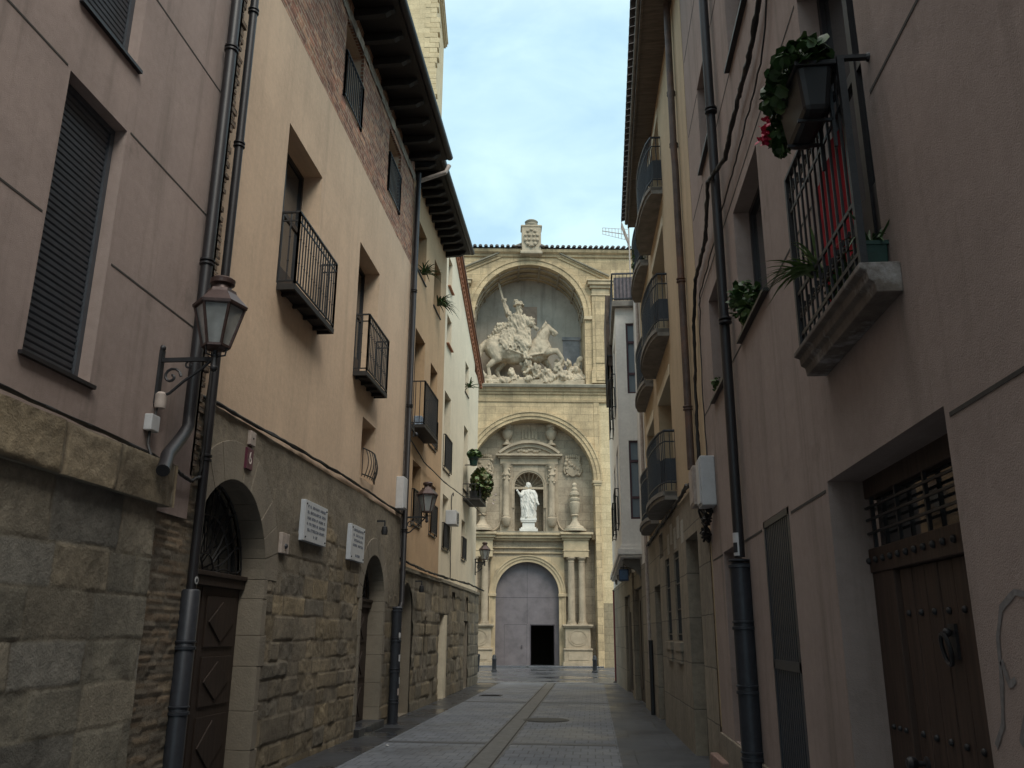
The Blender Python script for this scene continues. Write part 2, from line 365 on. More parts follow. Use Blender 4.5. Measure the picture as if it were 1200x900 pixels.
M['woodblack'] = wood('black_rafter', (.018, .016, .015))
M['soffitR'] = wood('grey_soffit_boards', (.13, .105, .085), .8, (3, 25, 3))
M['tile'] = simple('clay_tile', (.20, .12, .085), .85, 0, .4, 6, .2, tint=(.12, .10, .085))
M['tilegrey'] = simple('grey_weathered_tile', (.14, .125, .12), .85, 0, .4, 6, .2, tint=(.07, .065, .065))
M['tilered'] = simple('red_brick_dentil', (.42, .19, .11), .9, 0, .25, 9, .2)
M['concrete'] = simple('balcony_concrete', (.23, .215, .19), .9, 0, .3, 5, .3, tint=(.19, .175, .155))
M['slabold'] = simple('worn_slab', (.15, .125, .105), .9, 0, .35, 8, .4, tint=(.42, .41, .40))
M['white'] = simple('white_plastic', (.50, .51, .52), .5, 0, .08)
M['plaque'] = simple('white_marble_plaque', (.50, .53, .57), .4, 0, .08)
M['ink'] = simple('engraved_letters', (.16, .18, .22), .7)
M['maroon'] = simple('maroon_enamel', (.10, .025, .045), .35)
M['maroonw'] = simple('maroon_frame', (.055, .018, .025), .45)
M['copper'] = simple('copper_lantern', (.085, .055, .05), .42, .4, .3, 10, .1)
def _opal():
    m, nt, b = newmat('frosted_glass'); g = N(nt, 'ShaderNodeNewGeometry')
    c = ramp(nt, noise(nt, g.outputs['Position'], 9, 4, .6), .3, (.40, .43, .43), .7, (.62, .66, .66))
    nt.links.new(c, b.inputs['Base Color']); b.inputs['Roughness'].default_value = .35; b.inputs['Transmission Weight'].default_value = .55; b.inputs['IOR'].default_value = 1.1
    return m
M['opal'] = _opal()
M['leaf'] = simple('green_leaf', (.035, .085, .022), .5, 0, .5, 25, 0, tint=(.07, .13, .03))
M['leaf2'] = simple('pale_leaf', (.10, .17, .05), .5, 0, .4, 25, 0, tint=(.17, .22, .09))
M['leafdry'] = simple('olive_leaf', (.09, .095, .03), .6, 0, .5, 18, 0, tint=(.20, .14, .07))
M['petal'] = simple('red_petal', (.42, .012, .05), .6, 0, .3, 30, 0)
M['petalw'] = simple('pale_petal', (.7, .62, .58), .6)
M['redcloth'] = simple('red_cloth', (.45, .018, .035), .85, 0, .2, 8, .2)
M['pot'] = simple('black_pot', (.009, .010, .012), .5)
M['potg'] = simple('dark_green_pot', (.012, .045, .035), .5)
M['doorgrey'] = simple('grey_violet_door', (.155, .136, .143), .6, 0, .25, 1.8, .15, tint=(.18, .158, .16))
M['doorline'] = simple('door_groove', (.07, .06, .07), .7)
def _paving(name, c1, c2, mort, bw, bh, rough0, rough1, off=.5):
    m, nt, b = newmat(name); g = N(nt, 'ShaderNodeNewGeometry'); pos = g.outputs['Position']
    br = N(nt, 'ShaderNodeTexBrick', Scale=1.0); br.offset = off
    for k, v in {'Brick Width': bw, 'Row Height': bh, 'Mortar Size': .010, 'Mortar Smooth': .3}.items(): br.inputs[k].default_value = v
    br.inputs['Color1'].default_value = (*c1, 1); br.inputs['Color2'].default_value = (*c2, 1); br.inputs['Mortar'].default_value = (*mort, 1)
    nt.links.new(pos, br.inputs['Vector'])
    col = mixc(nt, 1.0, br.outputs['Color'], ramp(nt, noise(nt, pos, .8, 7, .65), .3, (.72,) * 3, .7, (1.15,) * 3), 'MULTIPLY')
    col = mixc(nt, 1.0, col, ramp(nt, noise(nt, pos, 16, 4, .7), .3, (.8,) * 3, .7, (1.12,) * 3), 'MULTIPLY')
    col = mixc(nt, ramp(nt, noise(nt, pos, 1.7, 6, .7), .56, (0, 0, 0), .70, (.45,) * 3), col, mul(c1, .45))   # stains
    col = mixc(nt, ramp(nt, noise(nt, pos, 10, 2, .5), .705, (0, 0, 0), .73, (.6,) * 3), col, mul(c1, .4))       # gum spots
    nt.links.new(col, b.inputs['Base Color'])
    r = ramp(nt, noise(nt, pos, .55, 5, .6), .38, (rough0,) * 3, .62, (rough1,) * 3); nt.links.new(r, b.inputs['Roughness'])
    inv = N(nt, 'ShaderNodeMath', operation='SUBTRACT'); inv.inputs[0].default_value = 1; nt.links.new(br.outputs['Fac'], inv.inputs[1])
    p = bump(nt, b, inv.outputs[0], .5, .008); bump(nt, b, noise(nt, pos, 45, 3, .6), .2, .006, p)
    return m
M['setts'] = _paving('street_setts', (.200, .218, .250), (.168, .184, .212), (.095, .102, .115), .21, .34, .38, .72)
M['slabs'] = _paving('wet_pavement_slabs', (.058, .063, .073), (.050, .054, .063), (.03, .03, .03), .62, .9, .16, .5)
M['slabsR'] = _paving('damp_pavement_slabs', (.080, .087, .100), (.070, .076, .088), (.035, .037, .042), 1.1, 1.5, .28, .6)
M['plaza'] = _paving('wet_square_paving', (.105, .112, .125), (.088, .094, .105), (.05, .05, .05), .5, .35, .10, .5)
M['drain'] = simple('drain_stone', (.145, .145, .142), .55, 0, .35, 6, .3)
M['bandm'] = simple('dark_band_stone', (.085, .088, .098), .5, 0, .3, 6, .3)
M['earth'] = simple('ground_earth', (.10, .095, .09), .9)
def _stone():
    m, nt, b = newmat('rubble_stone'); g = N(nt, 'ShaderNodeNewGeometry'); pos = g.outputs['Position']
    a = N(nt, 'ShaderNodeVertexColor', layer_name='stone'); vec, _ = wallvec(nt)
    col = mixc(nt, 1.0, a.outputs['Color'], ramp(nt, noise(nt, pos, 9, 6, .7), .3, (.68,) * 3, .7, (1.2,) * 3), 'MULTIPLY')
    col = mixc(nt, 1.0, col, ramp(nt, noise(nt, pos, 1.2, 6, .65), .3, (.75, .74, .72), .7, (1.12, 1.1, 1.05)), 'MULTIPLY')
    col = mixc(nt, ramp(nt, noise(nt, vec, 1.0, 6, .65, (2.0, .35, 1)), .56, (0, 0, 0), .8, (.5,) * 3), col, (.075, .07, .06))
    nt.links.new(col, b.inputs['Base Color']); b.inputs['Roughness'].default_value = .95
    p = bump(nt, b, noise(nt, pos, 55, 4, .65), .5, .012); bump(nt, b, noise(nt, pos, 17, 4, .65), .4, .02, p)
    return m
M['stone'] = _stone()
# ================================================================ THE GROUND
def sheet(name, x0, x1, y0, y1, z, mat, n=1):
    mb = MB(); ys = [y0 + (y1 - y0) * i / n for i in range(n + 1)]
    mb.rows([[(x0, y, z), (x1, y, z)] for y in ys]); o = mb.build(name, mat); o['kind'] = 'structure'; return o
sheet('ground', -700, 700, -300, 1200, -.30, M['earth'])
g = MB(); g.box(-60, 60, -14, 90, -.25, -.008); o = g.build('square_paving', M['plaza']); o['kind'] = 'structure'
sheet('street_paving', -3.22, .34, -14, 31.2, 0.0, M['setts'])
g = MB(); g.box(-3.9, -3.22, -14, 31.2, -.2, .006); o = g.build('pavement', M['slabs'], bevel=.004); o['kind'] = 'structure'
g = MB(); g.box(.34, 1.6, -14, 31.2, -.2, .006); o = g.build('pavement', M['slabsR'], bevel=.004); o['kind'] = 'structure'
g = MB(); g.box(-4.2, 1.1, 31.2, 31.6, -.2, .012); o = g.build('kerb_strip', simple('pale_kerb', (.22, .22, .22), .6), bevel=.006); o['kind'] = 'structure'
g = MB(); g.box(-1.66, -1.28, -14, 31.2, -.1, .004); o = g.build('drain_strip', M['drain']); o['kind'] = 'structure'
g = MB()
for x in (-1.62, -1.32): g.box(x - .012, x + .012, -14, 31.2, -.1, .0065)
o = g.build('drain_slot', M['seam']); o['kind'] = 'structure'
g = MB()
for y in (7.0, 14.05, 22.4): g.box(-3.22, .34, y - .11, y + .11, -.1, .0035)
o = g.build('stone_band', M['bandm']); o['kind'] = 'structure'
def manhole(label, x, y, r=None, size=None):
    t = thing('manhole_cover', label, 'manhole cover', (x, y, .008)); m = MB()
    if r:
        m.lathe((x, y, 0), [(r, 0), (r, .010), (r - .02, .012)], 28); m.build('lid', M['iron'], t, smooth=30)
        m = MB(); m.lathe((x, y, 0), [(r + .05, 0), (r + .05, .007)], 28); m.build('frame', M['pipeD'], t, smooth=30)
    else:
        a, b = size; m.box(x - a, x + a, y - b, y + b, .0, .010); m.build('lid', M['iron'], t)
        m = MB()
        for k in range(6): m.box(x - a * .8, x + a * .8, y - b * .8 + k * b * .32 - .01, y - b * .8 + k * b * .32 + .01, .010, .014)
        m.build('rib_pattern', M['pipeD'], t)
manhole('round dark manhole cover set in the grey paving right of the drain line', -.94, 17.87, r=.40)
manhole('square dark cover in the left pavement near the stickered downpipe', -3.52, 15.6, size=(.2, .32))
manhole('small rectangular cover in the paving far down the left side of the street', -2.8, 24.6, size=(.3, .25))

# ================================================================ FRAMES OF THE FACADES
FA = Fr((-3.70, 0, 0), (0, 1, 0), (1, 0, 0)); FB = Fr((-3.85, 0, 0), (0, 1, 0), (1, 0, 0))
FC = Fr((-3.95, 0, 0), (0, 1, 0), (1, 0, 0)); FD = Fr((-4.08, 0, 0), (0, 1, 0), (1, 0, 0))
FP = Fr((1.45, 0, 0), (0, 1, 0), (-1, 0, 0)); FT = Fr((1.46 + .02 * 10.4, 0, 0), (-.02, 1, 0), (-1, -.02, 0))

def body(mb, fr, u0, u1, z1, depth, roofpitch=.25, gable=True):   # side, back and roof faces behind a facade
    for u in (u0, u1): mb.add([fr.p(u, 0, -.06), fr.p(u, 0, -depth), fr.p(u, z1, -depth), fr.p(u, z1, -.06)], [(0, 1, 2, 3)])
    mb.add([fr.p(u0, 0, -depth), fr.p(u1, 0, -depth), fr.p(u1, z1, -depth), fr.p(u0, z1, -depth)], [(0, 1, 2, 3)])
def roof(name, fr, u0, u1, z, w_out, depth, parent, mat, rise=.3, step=.21):   # curved tiles running down to the street
    mb = MB(); n = int((u1 - u0) / step); rows_u = []
    prof = []
    for k in range(n):
        for j in range(6):
            a = j / 6; prof.append((u0 + (k + a) * step, .055 * math.sin(2 * math.pi * a)))
    R0 = [fr.p(u, z + h, w_out) for u, h in prof]; R1 = [fr.p(u, z + h + rise * (depth + w_out), -depth) for u, h in prof]
    R2 = [fr.p(u, z + h + .022, w_out) for u, h in prof]; R3 = [fr.p(u, z + h + .022 + rise * (depth + w_out), -depth) for u, h in prof]
    mb.rows([R3, R2, R0, R1]); return mb.build(name, mat, parent, smooth=50)
def eave(fr, u0, u1, z, w_out, parent, boardmat, rmat, step=.55, slope=.3, gutter=True, tail=True, rs=(.09, .14)):
    mb = MB(); zi = z + slope * w_out
    mb.ext(Fr(fr.p(u0, 0, 0), fr.N, fr.U), [(-.1, zi + .03), (w_out, z), (w_out, z + .04), (-.1, zi + .07)], 0, u1 - u0)
    e = mb.build('eave', boardmat, parent)
    n = int((u1 - u0) / step)
    for k in range(n):
        u = u0 + (k + .5) * (u1 - u0) / n; r = MB()
        L_ = w_out - .1
        r.ext(Fr(fr.p(u - rs[0] / 2, 0, 0), fr.N, fr.U), [(-.05, zi - .005), (-.05, zi - rs[1]), (L_ - .14, z - rs[1] + .02), (L_ - .06, z - rs[1] * .55), (L_, z - rs[1] * .45), (L_, z + .0)], 0, rs[0])
        r.build('rafter', rmat, e)
    if gutter:
        gm = MB(); c = fr.p(0, 0, w_out + .04); pr = [(math.cos(a) * .075, math.sin(a) * .075) for a in np.linspace(math.pi, 2 * math.pi, 9)]
        gm.rows([[fr.p(u, z + .06 + b, w_out + .06 + a) for a, b in pr] for u in (u0, u1)] )
        gm.rows([[fr.p(u, z + .06 + b * .9, w_out + .06 + a * .9) for a, b in pr] for u in (u0, u1)])
        gm.build('gutter', M['pipeD'], e, smooth=50)
    return e
def railing(fr, u0, u1, z0, z1, w, parent, name='railing', bars=.11, r=.008, mat=None, twist=False, low=None):
    mb = MB()
    path = [(u0, 0), (u0, w), (u1, w), (u1, 0)]
    for zz, s in ((z1, .032), (z0 + .05, .02)) + (((low, .018),) if low else ()):
        for (a, b), (c, d) in zip(path, path[1:]): mb.bar(fr.p(a, zz, b), fr.p(c, zz, d), s, .018 if s < .03 else .022)
    for (a, b), (c, d) in zip(path, path[1:]):
        L_ = math.hypot(c - a, d - b); n = max(1, int(L_ / bars))
        for k in range(n + 1):
            t = k / n; q = (a + (c - a) * t, b + (d - b) * t); end = k in (0, n)
            mb.bar(fr.p(q[0], z0 if end else z0 + .05, q[1]), fr.p(q[0], z1, q[1]), .026 if end else r * 2)
            if twist and not end:
                for zz in (z0 + (z1 - z0) * .33, z0 + (z1 - z0) * .66): mb.ball(fr.p(q[0], zz, q[1]), .016, 6, 4)
    return mb.build(name, mat or M['iron'], parent)
def window(fr, u0, u1, z0, z1, d, parent, kind='casement', framemat=None, sill=None, label=None):
    fm = framemat or M['frame']; f = MB(); t = .05; w0, w1 = -d, -d + .05
    f.fbox(fr, u0, u0 + t, z0, z1, w0, w1); f.fbox(fr, u1 - t, u1, z0, z1, w0, w1)
    f.fbox(fr, u0 + t, u1 - t, z1 - t, z1, w0, w1); f.fbox(fr, u0 + t, u1 - t, z0, z0 + t, w0, w1)
    if kind in ('casement', 'door'): f.fbox(fr, (u0 + u1) / 2 - .035, (u0 + u1) / 2 + .035, z0 + t, z1 - t, w0, w1)
    if kind == 'door':
        for a, b in ((u0 + t, (u0 + u1) / 2 - .035), ((u0 + u1) / 2 + .035, u1 - t)):
            f.fbox(fr, a, b, z0 + t, z0 + .6, w0, w1 - .015); f.fbox(fr, a, b, z0 + 1.35, z0 + 1.42, w0, w1 - .008)
    o = f.build('window', fm, parent)
    if label: o['label'] = label
    if kind == 'shutter':
        s = MB(); z = z0 + t; k = 0
        rowsP = []
        while z < z1 - t - .01:
            rowsP.append([fr.p(u0 + t, z, w1 - .035), fr.p(u1 - t, z, w1 - .035)]); rowsP.append([fr.p(u0 + t, z + .012, w1 - .02), fr.p(u1 - t, z + .012, w1 - .02)])
            rowsP.append([fr.p(u0 + t, z + .040, w1 - .016), fr.p(u1 - t, z + .040, w1 - .016)]); rowsP.append([fr.p(u0 + t, z + .047, w1 - .035), fr.p(u1 - t, z + .047, w1 - .035)]); z += .05
        s.rows(rowsP); s.build('roller_shutter', M['shut'], o)
    else:
        p = MB(); p.fbox(fr, u0 + t, u1 - t, z0 + t, z1 - t, w0 + .01, w0 + .02); p.build('pane', M['glass'], o)
    if sill:
        s = MB(); s.fbox(fr, u0 - .04, u1 + .04, z0 - .03, z0 - .002, -d, sill); s.build('sill', M['pipeD'] if sill < .06 else M['tilered'], o)
    return o
def pipe(label, pts, r, mat, clamps=(), group=None, sleeve=None, name='downpipe', extra=None):
    t = thing(name, label, 'drainpipe', pts[-1] if pts[-1][2] < pts[0][2] else pts[0], group)
    m = MB(); m.tube(pts, r, 12); m.build('pipe', mat, t, smooth=40)
    for (x, y, z, rr) in clamps:
        c = MB(); c.lathe((x, y, z - .03), [(rr, 0), (rr + .012, .006), (rr + .012, .022), (rr, .028)], 14)
        c.lathe((x, y, z + .01), [(rr, 0), (rr + .012, .006), (rr + .012, .022), (rr, .028)], 14); c.build('clamp', mat, t, smooth=40)
    if sleeve:
        (x, y, z0, z1, rr, sm) = sleeve; s = MB(); s.lathe((x, y, 0), [(rr, z0), (rr, z1 - .02), (rr * .8, z1)], 14); s.build('iron_sleeve', sm, t, smooth=40)
        for zz in np.arange(z0 + .35, z1, .55):
            c = MB(); c.lathe((x, y, zz), [(rr, 0), (rr + .012, .004), (rr + .012, .028), (rr, .032)], 14); c.lathe((x, y, zz + .06), [(rr, 0), (rr + .010, .004), (rr + .010, .016), (rr, .02)], 14); c.build('clamp', sm, t, smooth=40)
    return t
def cable(label, pts, r, seed=0, wob=.015, strands=2, sub=8, name='cable'):
    rnd = random.Random(seed); m = MB()
    for s in range(strands):
        P = []
        for a, b in zip(pts, pts[1:]):
            for k in range(sub):
                t = k / sub; P.append([a[i] + (b[i] - a[i]) * t + rnd.uniform(-wob, wob) for i in range(3)])
        P.append(list(pts[-1])); m.tube(P, r, 6)
    return props(m.build(name, M['cable'], smooth=60), label, 'cable')
def geranium(name, label, c, sx, sy, sz, n, seed, cat='plant', group=None, leaf=.035, mats=('leaf',), flowers=0, fl=None, flat=.5):
    rnd = random.Random(seed); t = thing(name, label, cat, c, group)
    st = MB(); lf = MB(); lf2 = MB()
    for k in range(n):
        while True:
            a = [rnd.uniform(-1, 1) for _ in range(3)]
            if sum(x * x for x in a) < 1: break
        p = (c[0] + a[0] * sx, c[1] + a[1] * sy, c[2] + a[2] * sz)
        (lf if rnd.random() < .6 else lf2).leaf(p, leaf * rnd.uniform(.6, 1.3), rnd, flat, 6)
        if k % 7 == 0: st.tube([(c[0] + a[0] * sx * .1, c[1] + a[1] * sy * .5, c[2] - sz), ((c[0] + p[0]) / 2, (c[1] + p[1]) / 2, (c[2] + p[2]) / 2 - .02), p], .004, 4, False)
    f = lf.build('foliage', M[mats[0]], t, smooth=60); lf2.build('foliage', M[mats[-1]], t, smooth=60); st.build('stems', M[mats[0]], t)
    for k in range(flowers):
        q = fl[k]; m = MB()
        for j in range(14): m.leaf((q[0] + rnd.gauss(0, .016), q[1] + rnd.gauss(0, .016), q[2] + rnd.gauss(0, .014)), .02, rnd, .2, 5)
        m.build('flower', M['petal' if mats[0] != 'leafdry' else 'petalw'], t, smooth=60)
    return t
def spider(name, label, c, n, ln, seed, mat, bias=(0, 0, .6), group=None, wd=.012):
    rnd = random.Random(seed); t = thing(name, label, 'plant', c, group); m = MB()
    for k in range(n):
        m.blade((c[0] + rnd.uniform(-.04, .04), c[1] + rnd.uniform(-.08, .08), c[2]), (rnd.uniform(-1, 1) + bias[0], rnd.uniform(-1, 1) + bias[1], rnd.uniform(.1, 1) + bias[2]), ln * rnd.uniform(.6, 1.2), wd, rnd.uniform(.2, .9))
    m.build('leaves', M[mat], t, smooth=60); return t

# ================================================================ PINK RENDERED HOUSE, NEAR LEFT
A = thing('pink_rendered_house', 'pink rendered house on a grey stone base with roller shutters, nearest on the left', 'house', (-3.7, 4, 0))
opA = [dict(u0=5.04, u1=5.83, z0=3.37, z1=5.52), dict(u0=5.04, u1=5.83, z0=6.12, z1=8.27)]
mb = MB(); mb.wall(FA, -8, 7.62, 2.6, 13, opA, .16); mb.fbox(FA, 7.58, 7.62, 3.0, 13, -.08, 0); body(mb, FA, -8, 7.6, 13, 7)
rnd = random.Random(2); z = 2.6; edge = []
mb.build('wall', M['pinkA'], A)
tooth = MB(); z = 3.0                                     # ragged render edge against the old bricks
while z < 13:
    h = rnd.uniform(.05, .1); wd = rnd.choice((.0, .03, .06, .09, .05)); tooth.fbox(FA, 7.62, 7.66 + wd, z, z + h * .8, -.1, rnd.uniform(-.012, .004)); z += h
tooth.build('ragged_edge', M['brickold'], A)
se = MB()
for z, us in ((4.365, (-8, 5.0)), (4.365, (5.88, 7.6)), (5.535, (-8, 5.0)), (5.535, (5.88, 7.6)), (6.93, (-8, 5.0)), (6.93, (5.88, 7.6)), (8.3, (-8, 5.0)), (8.3, (5.88, 7.6)), (9.7, (-8, 7.6)), (11.1, (-8, 7.6))):
    se.fbox(FA, us[0], us[1], z - .008, z + .008, -.01, .003)
se.build('render_joint', M['seam'], A)
for o in opA: window(FA, o['u0'], o['u1'], o['z0'], o['z1'], .15, A, 'shutter', M['shut'], .035)
FAs = FA.off(.10)
stonefield('stone_base', FAs, 2.6, 6.86, 0, 2.62, A, M['stone'], .016, rowsz=[-.2, .22, .55, .93, 1.24, 1.55, 1.88, 2.19, 2.66], width=(.38, .95), relief=.008, rough=.45, mortar=.0035, gap=.012,
           tones=((.22, .205, .168), (.25, .225, .178), (.20, .192, .17), (.265, .23, .172), (.215, .20, .162)), mort=(.20, .18, .14), seed=5)
mb = MB(); mb.fbox(FAs, -8, 2.6, 0, 2.62, -.3, .006); mb.fbox(FAs, 2.6, 6.86, 0, 2.62, -.3, -.01); mb.build('stone_base', M['ashD'], A)
stonefield('ledge_course', FA.off(.15), 2.0, 7.02, 2.62, 2.98, A, M['stone'], .022, rowsz=[2.60, 3.0], width=(.7, 1.1), relief=.011, rough=.6, mortar=.02, gap=.02,
           tones=((.26, .215, .15), (.215, .19, .15), (.28, .23, .155)), mort=(.13, .115, .09), seed=8)
mb = MB(); mb.fbox(FA, -8, 7.02, 2.62, 2.985, -.2, .155); mb.build('ledge_course', M['moss'], A, bevel=.02)
stonefield('brick_pier', FA.off(-.03), 6.7, 7.95, 0, 3.75, A, M['stone'], .02, course=(.05, .075), width=(.2, .34), relief=.012, rough=.5, mortar=.008, gap=.009,
           tones=((.20, .165, .125), (.24, .185, .13), (.17, .15, .12), (.26, .21, .15)), mort=(.20, .18, .145), seed=12)

# ================================================================ OCHRE HOUSE WITH ARCHED DOORS
B = thing('ochre_house', 'ochre house with brick top storey, dark balconies and two arched doors in stone', 'house', (-3.85, 12.5, 0))
U0, U1 = 7.80, 17.25
w1 = dict(u0=9.61, u1=11.03, z0=5.80, z1=8.07); w2 = dict(u0=13.2, u1=14.6, z0=5.76, z1=8.07); w3 = dict(u0=13.97, u1=14.89, z0=4.13, z1=5.17)
mb = MB(); mb.wall(FB, U0, U1, 3.80, 9.45, [w1, w2, w3], .34); body(mb, FB, U0, U1, 12.0, 8); mb.build('wall', M['ochre'], B)
b1 = dict(u0=11.68, u1=12.78, z0=9.95, z1=11.46); b2 = dict(u0=14.79, u1=15.87, z0=9.95, z1=11.36)
mb = MB(); mb.wall(FB.off(-.012), U0, U1, 9.45, 12.0, [b1, b2], .05); mb.build('brick_storey', M['brick'], B)
hb_ = lambda U, Z: np.any([(U > o['u0']) & (U < o['u1']) & (Z > o['z0']) & (Z < o['z1']) for o in (b1, b2)], 0)
stonefield('brick_storey', FB.off(-.008), U0, U1, 9.45, 11.5, B, M['stone'], .018, course=(.068, .088), width=(.16, .30), relief=.008, rough=.5, mortar=.006, gap=.008,
           tones=((.40, .185, .12), (.31, .145, .10), (.46, .25, .16), (.27, .13, .095), (.36, .20, .145)), mort=(.52, .43, .33), hole=hb_, seed=51)
stonefield('coping_stones', FB.off(.0), U0, U1, 11.46, 11.66, B, M['stone'], .04, rowsz=[11.4, 11.7], width=(.3, .6), relief=.02, tones=((.40, .36, .30), (.33, .28, .23)), mort=(.3, .27, .22), seed=3)
for o in (b1, b2):                                        # smooth lining of the brick windows
    mb = MB(); f = FB.off(-.06); a, b, c, e = o['u0'], o['u1'], o['z0'], o['z1']
    mb.rows([[f.p(*q, 0) for q in ((a, c), (a, e), (b, e), (b, c), (a, c))], [f.p(*q, -.32) for q in ((a, c), (a, e), (b, e), (b, c), (a, c))]])
    mb.build('window_lining', M['ochre'], B)
    wn = window(FB.off(-.03), a, b, c, e, .33, B, 'door'); railing(FB, a + .02, b - .02, c, c + .85, .02, wn, bars=.10)
for o in (w1, w2):
    wn = window(FB, o['u0'], o['u1'], o['z0'], o['z1'], .33, B, 'door')
    bal = MB(); a = o['u0'] - (0 if o is w2 else -.02); b = o['u1'] + (.05 if o is w2 else .28)
    bal.fbox(FB, a, b, o['z0'] - .05, o['z0'] - .015, -.02, .24); bal.fbox(FB, a, b, o['z0'] - .09, o['z0'] - .05, .21, .24); bal.fbox(FB, a, a + .03, o['z0'] - .09, o['z0'] - .05, 0, .21); bal.fbox(FB, b - .03, b, o['z0'] - .09, o['z0'] - .05, 0, .21)
    for k in range(4): q = a + (b - a) * (k + .5) / 4; bal.fbox(FB, q - .02, q + .02, o['z0'] - .10, o['z0'] - .05, 0, .205)
    bo = bal.build('balcony', M['woodblack'], B); railing(FB, a + .02, b - .02, o['z0'] - .015, o['z0'] + .98, .225, bo, twist=True, bars=.10, low=o['z0'] + .86)
wn = window(FB, w3['u0'], w3['u1'], w3['z0'], w3['z1'], .33, B, 'casement')
mb = MB()
for zz in (4.62, 4.18): mb.tube([FB.p(14.0 + .86 * k / 8, zz, .03 + .07 * math.sin(math.pi * k / 8)) for k in range(9)], .012, 6)
for k in range(9): mb.tube([FB.p(14.0 + .86 * k / 8, z, .03 + .07 * math.sin(math.pi * k / 8) + (.05 * math.sin(math.pi * (z - 4.18) / .44) if 0 < k < 8 else 0)) for z in (4.14, 4.22, 4.32, 4.42, 4.52, 4.62)], .008, 6)
mb.build('railing', M['iron'], wn)
d1 = dict(u0=8.02, u1=10.02, z0=0, z1=3.20, arch=1); d2 = dict(u0=14.5, u1=16.05, z0=0, z1=2.94, arch=1)
def archhole(dd, pad=.06):
    uc, r = (dd['u0'] + dd['u1']) / 2, (dd['u1'] - dd['u0']) / 2 + pad; zs = dd['z1'] - (dd['u1'] - dd['u0']) / 2
    return lambda U, Z: (np.abs(U - uc) < r) & ((Z < zs) | ((U - uc) ** 2 + (Z - zs) ** 2 < r * r))
h1, h2 = archhole(d1), archhole(d2)
def flatB(U, Z):
    s = lambda x: np.clip(x, 0, 1) ** 2 * (3 - 2 * np.clip(x, 0, 1))
    n = fbm(U * 1.3 + 5, Z * 1.6, 4) - .47
    top = s((Z - 3.05 + n * 1.6) / .25) * np.where(U > 10.6, 1 - s((U - 12.8) / .4) * .0, 1)
    near = s((10.75 - U + n * 1.2) / .25) * s((Z - 2.1 + n) / .3)
    right = s((U - 13.9 + n * .8) / .3) * s((Z - 2.3 + n) / .3)
    return np.maximum(np.maximum(top * .92, near), right * .9)
stonefield('stone_base', FB, U0, U1, 0, 3.86, B, M['stone'], .019, course=(.19, .36), width=(.3, .95), relief=.015, rough=.6, mortar=.008, gap=.015,
           tones=((.215, .185, .14), (.24, .20, .14), (.18, .16, .128), (.27, .22, .145), (.20, .172, .13)), mort=(.165, .14, .105), hole=lambda U, Z: h1(U, Z) | h2(U, Z), seed=21, flat=flatB)
for dd, wd in ((d1, .42), (d2, .30)):                     # dressed arch: ring and jambs, its reveal, then the door inside
    uc, r = (dd['u0'] + dd['u1']) / 2, (dd['u1'] - dd['u0']) / 2; zs = dd['z1'] - r; n = 13
    mb = MB()
    for k in range(n):
        a0, a1 = math.pi * k / n + .002, math.pi * (k + 1) / n - .002; q = [a0, (a0 + a1) / 2, a1]
        mb.ext(FB, [(uc - r * math.cos(a), zs + r * math.sin(a)) for a in q] + [(uc - (r + wd) * math.cos(a), zs + (r + wd) * math.sin(a)) for a in q[::-1]], -.30, .016 + .002 * (k % 3))
    z = 0; k = 0
    while z < zs - .05:
        h = min(zs, z + .34 + .07 * ((k * 7) % 3)); 
        for sgn in (-1, 1):
            e = uc + sgn * r; wj = (.12, .2, .15)[(k + (sgn > 0)) % 3]
            mb.fbox(FB, min(e, e + sgn * wj), max(e, e + sgn * wj), z + .002, h - .002, -.30, .016 + .004 * (k % 2))
        z = h; k += 1
    mb.build('arch_surround', M['smooth'], B, bevel=.005)
    f = FB.off(-.27); rr = r + .02; door = MB()
    door.fbox(f, uc - rr, uc - .01, 0.02, zs - .12, -.06, 0); door.fbox(f, uc + .01, uc + rr, .02, zs - .12, -.06, 0)
    for s in (-1, 1):
        for (za, zb) in ((.15, .75), (.85, 1.35), (1.45, zs - .22)):
            c0 = uc + s * rr / 2; hw = rr / 2 - .13; door.ext(f, [(c0 - hw, za), (c0 + hw, za), (c0 + hw, zb), (c0 - hw, zb)], 0, .018)
            mid = (za + zb) / 2; door.ext(f, [(c0, za + .05), (c0 + hw - .05, mid), (c0, zb - .05), (c0 - hw + .05, mid)], .018, .035)
    do = door.build('door', M['wood'], B, bevel=.004)
    tr = MB(); tr.fbox(f, uc - rr, uc + rr, zs - .12, zs + .02, -.06, .06); tr.fbox(f, uc - rr, uc + rr, zs - .02, zs + .03, -.06, .085); tr.build('transom', M['wood'], do, bevel=.008)
    fl = MB()
    fl.ext(f, fl.arch_pts(uc, zs, rr, 24), -.08, -.06); fl.build('fanlight', M['glass'], B)
    gr = MB(); 
    for k in range(13):
        a = math.pi * (k + .5) / 13; P = []
        for j in range(7):
            t = j / 6; ra = rr * (.22 + .76 * t); aa = a + .05 * math.sin(t * 6.3) * (1 if k % 2 else -1); P.append(f.p(uc - ra * math.cos(aa), zs + ra * math.sin(aa), 0))
        gr.tube(P, .009, 5)
        e = P[-2]; gr.ball(e, .02, 6, 4)
    for rad in (.22, .62, .97): gr.tube([f.p(q, zz, 0) for q, zz in gr.arch_pts(uc, zs, rr * rad, 20)], .010, 5)
    gr.build('fan_grille', M['iron'], B)
    st = MB(); st.fbox(FB, uc - r - .1, uc + r + .1, 0, .13, -.3, .10); st.build('doorstep', M['slabs'], B, bevel=.01)
eave(FB, U0, 17.0, 11.88, .78, B, M['woodblack'], M['woodblack'], step=.62, slope=-.0, rs=(.11, .16))
roof('roof', FB, U0, 17.2, 12.0, .86, 5, B, M['tilegrey'], rise=.3)

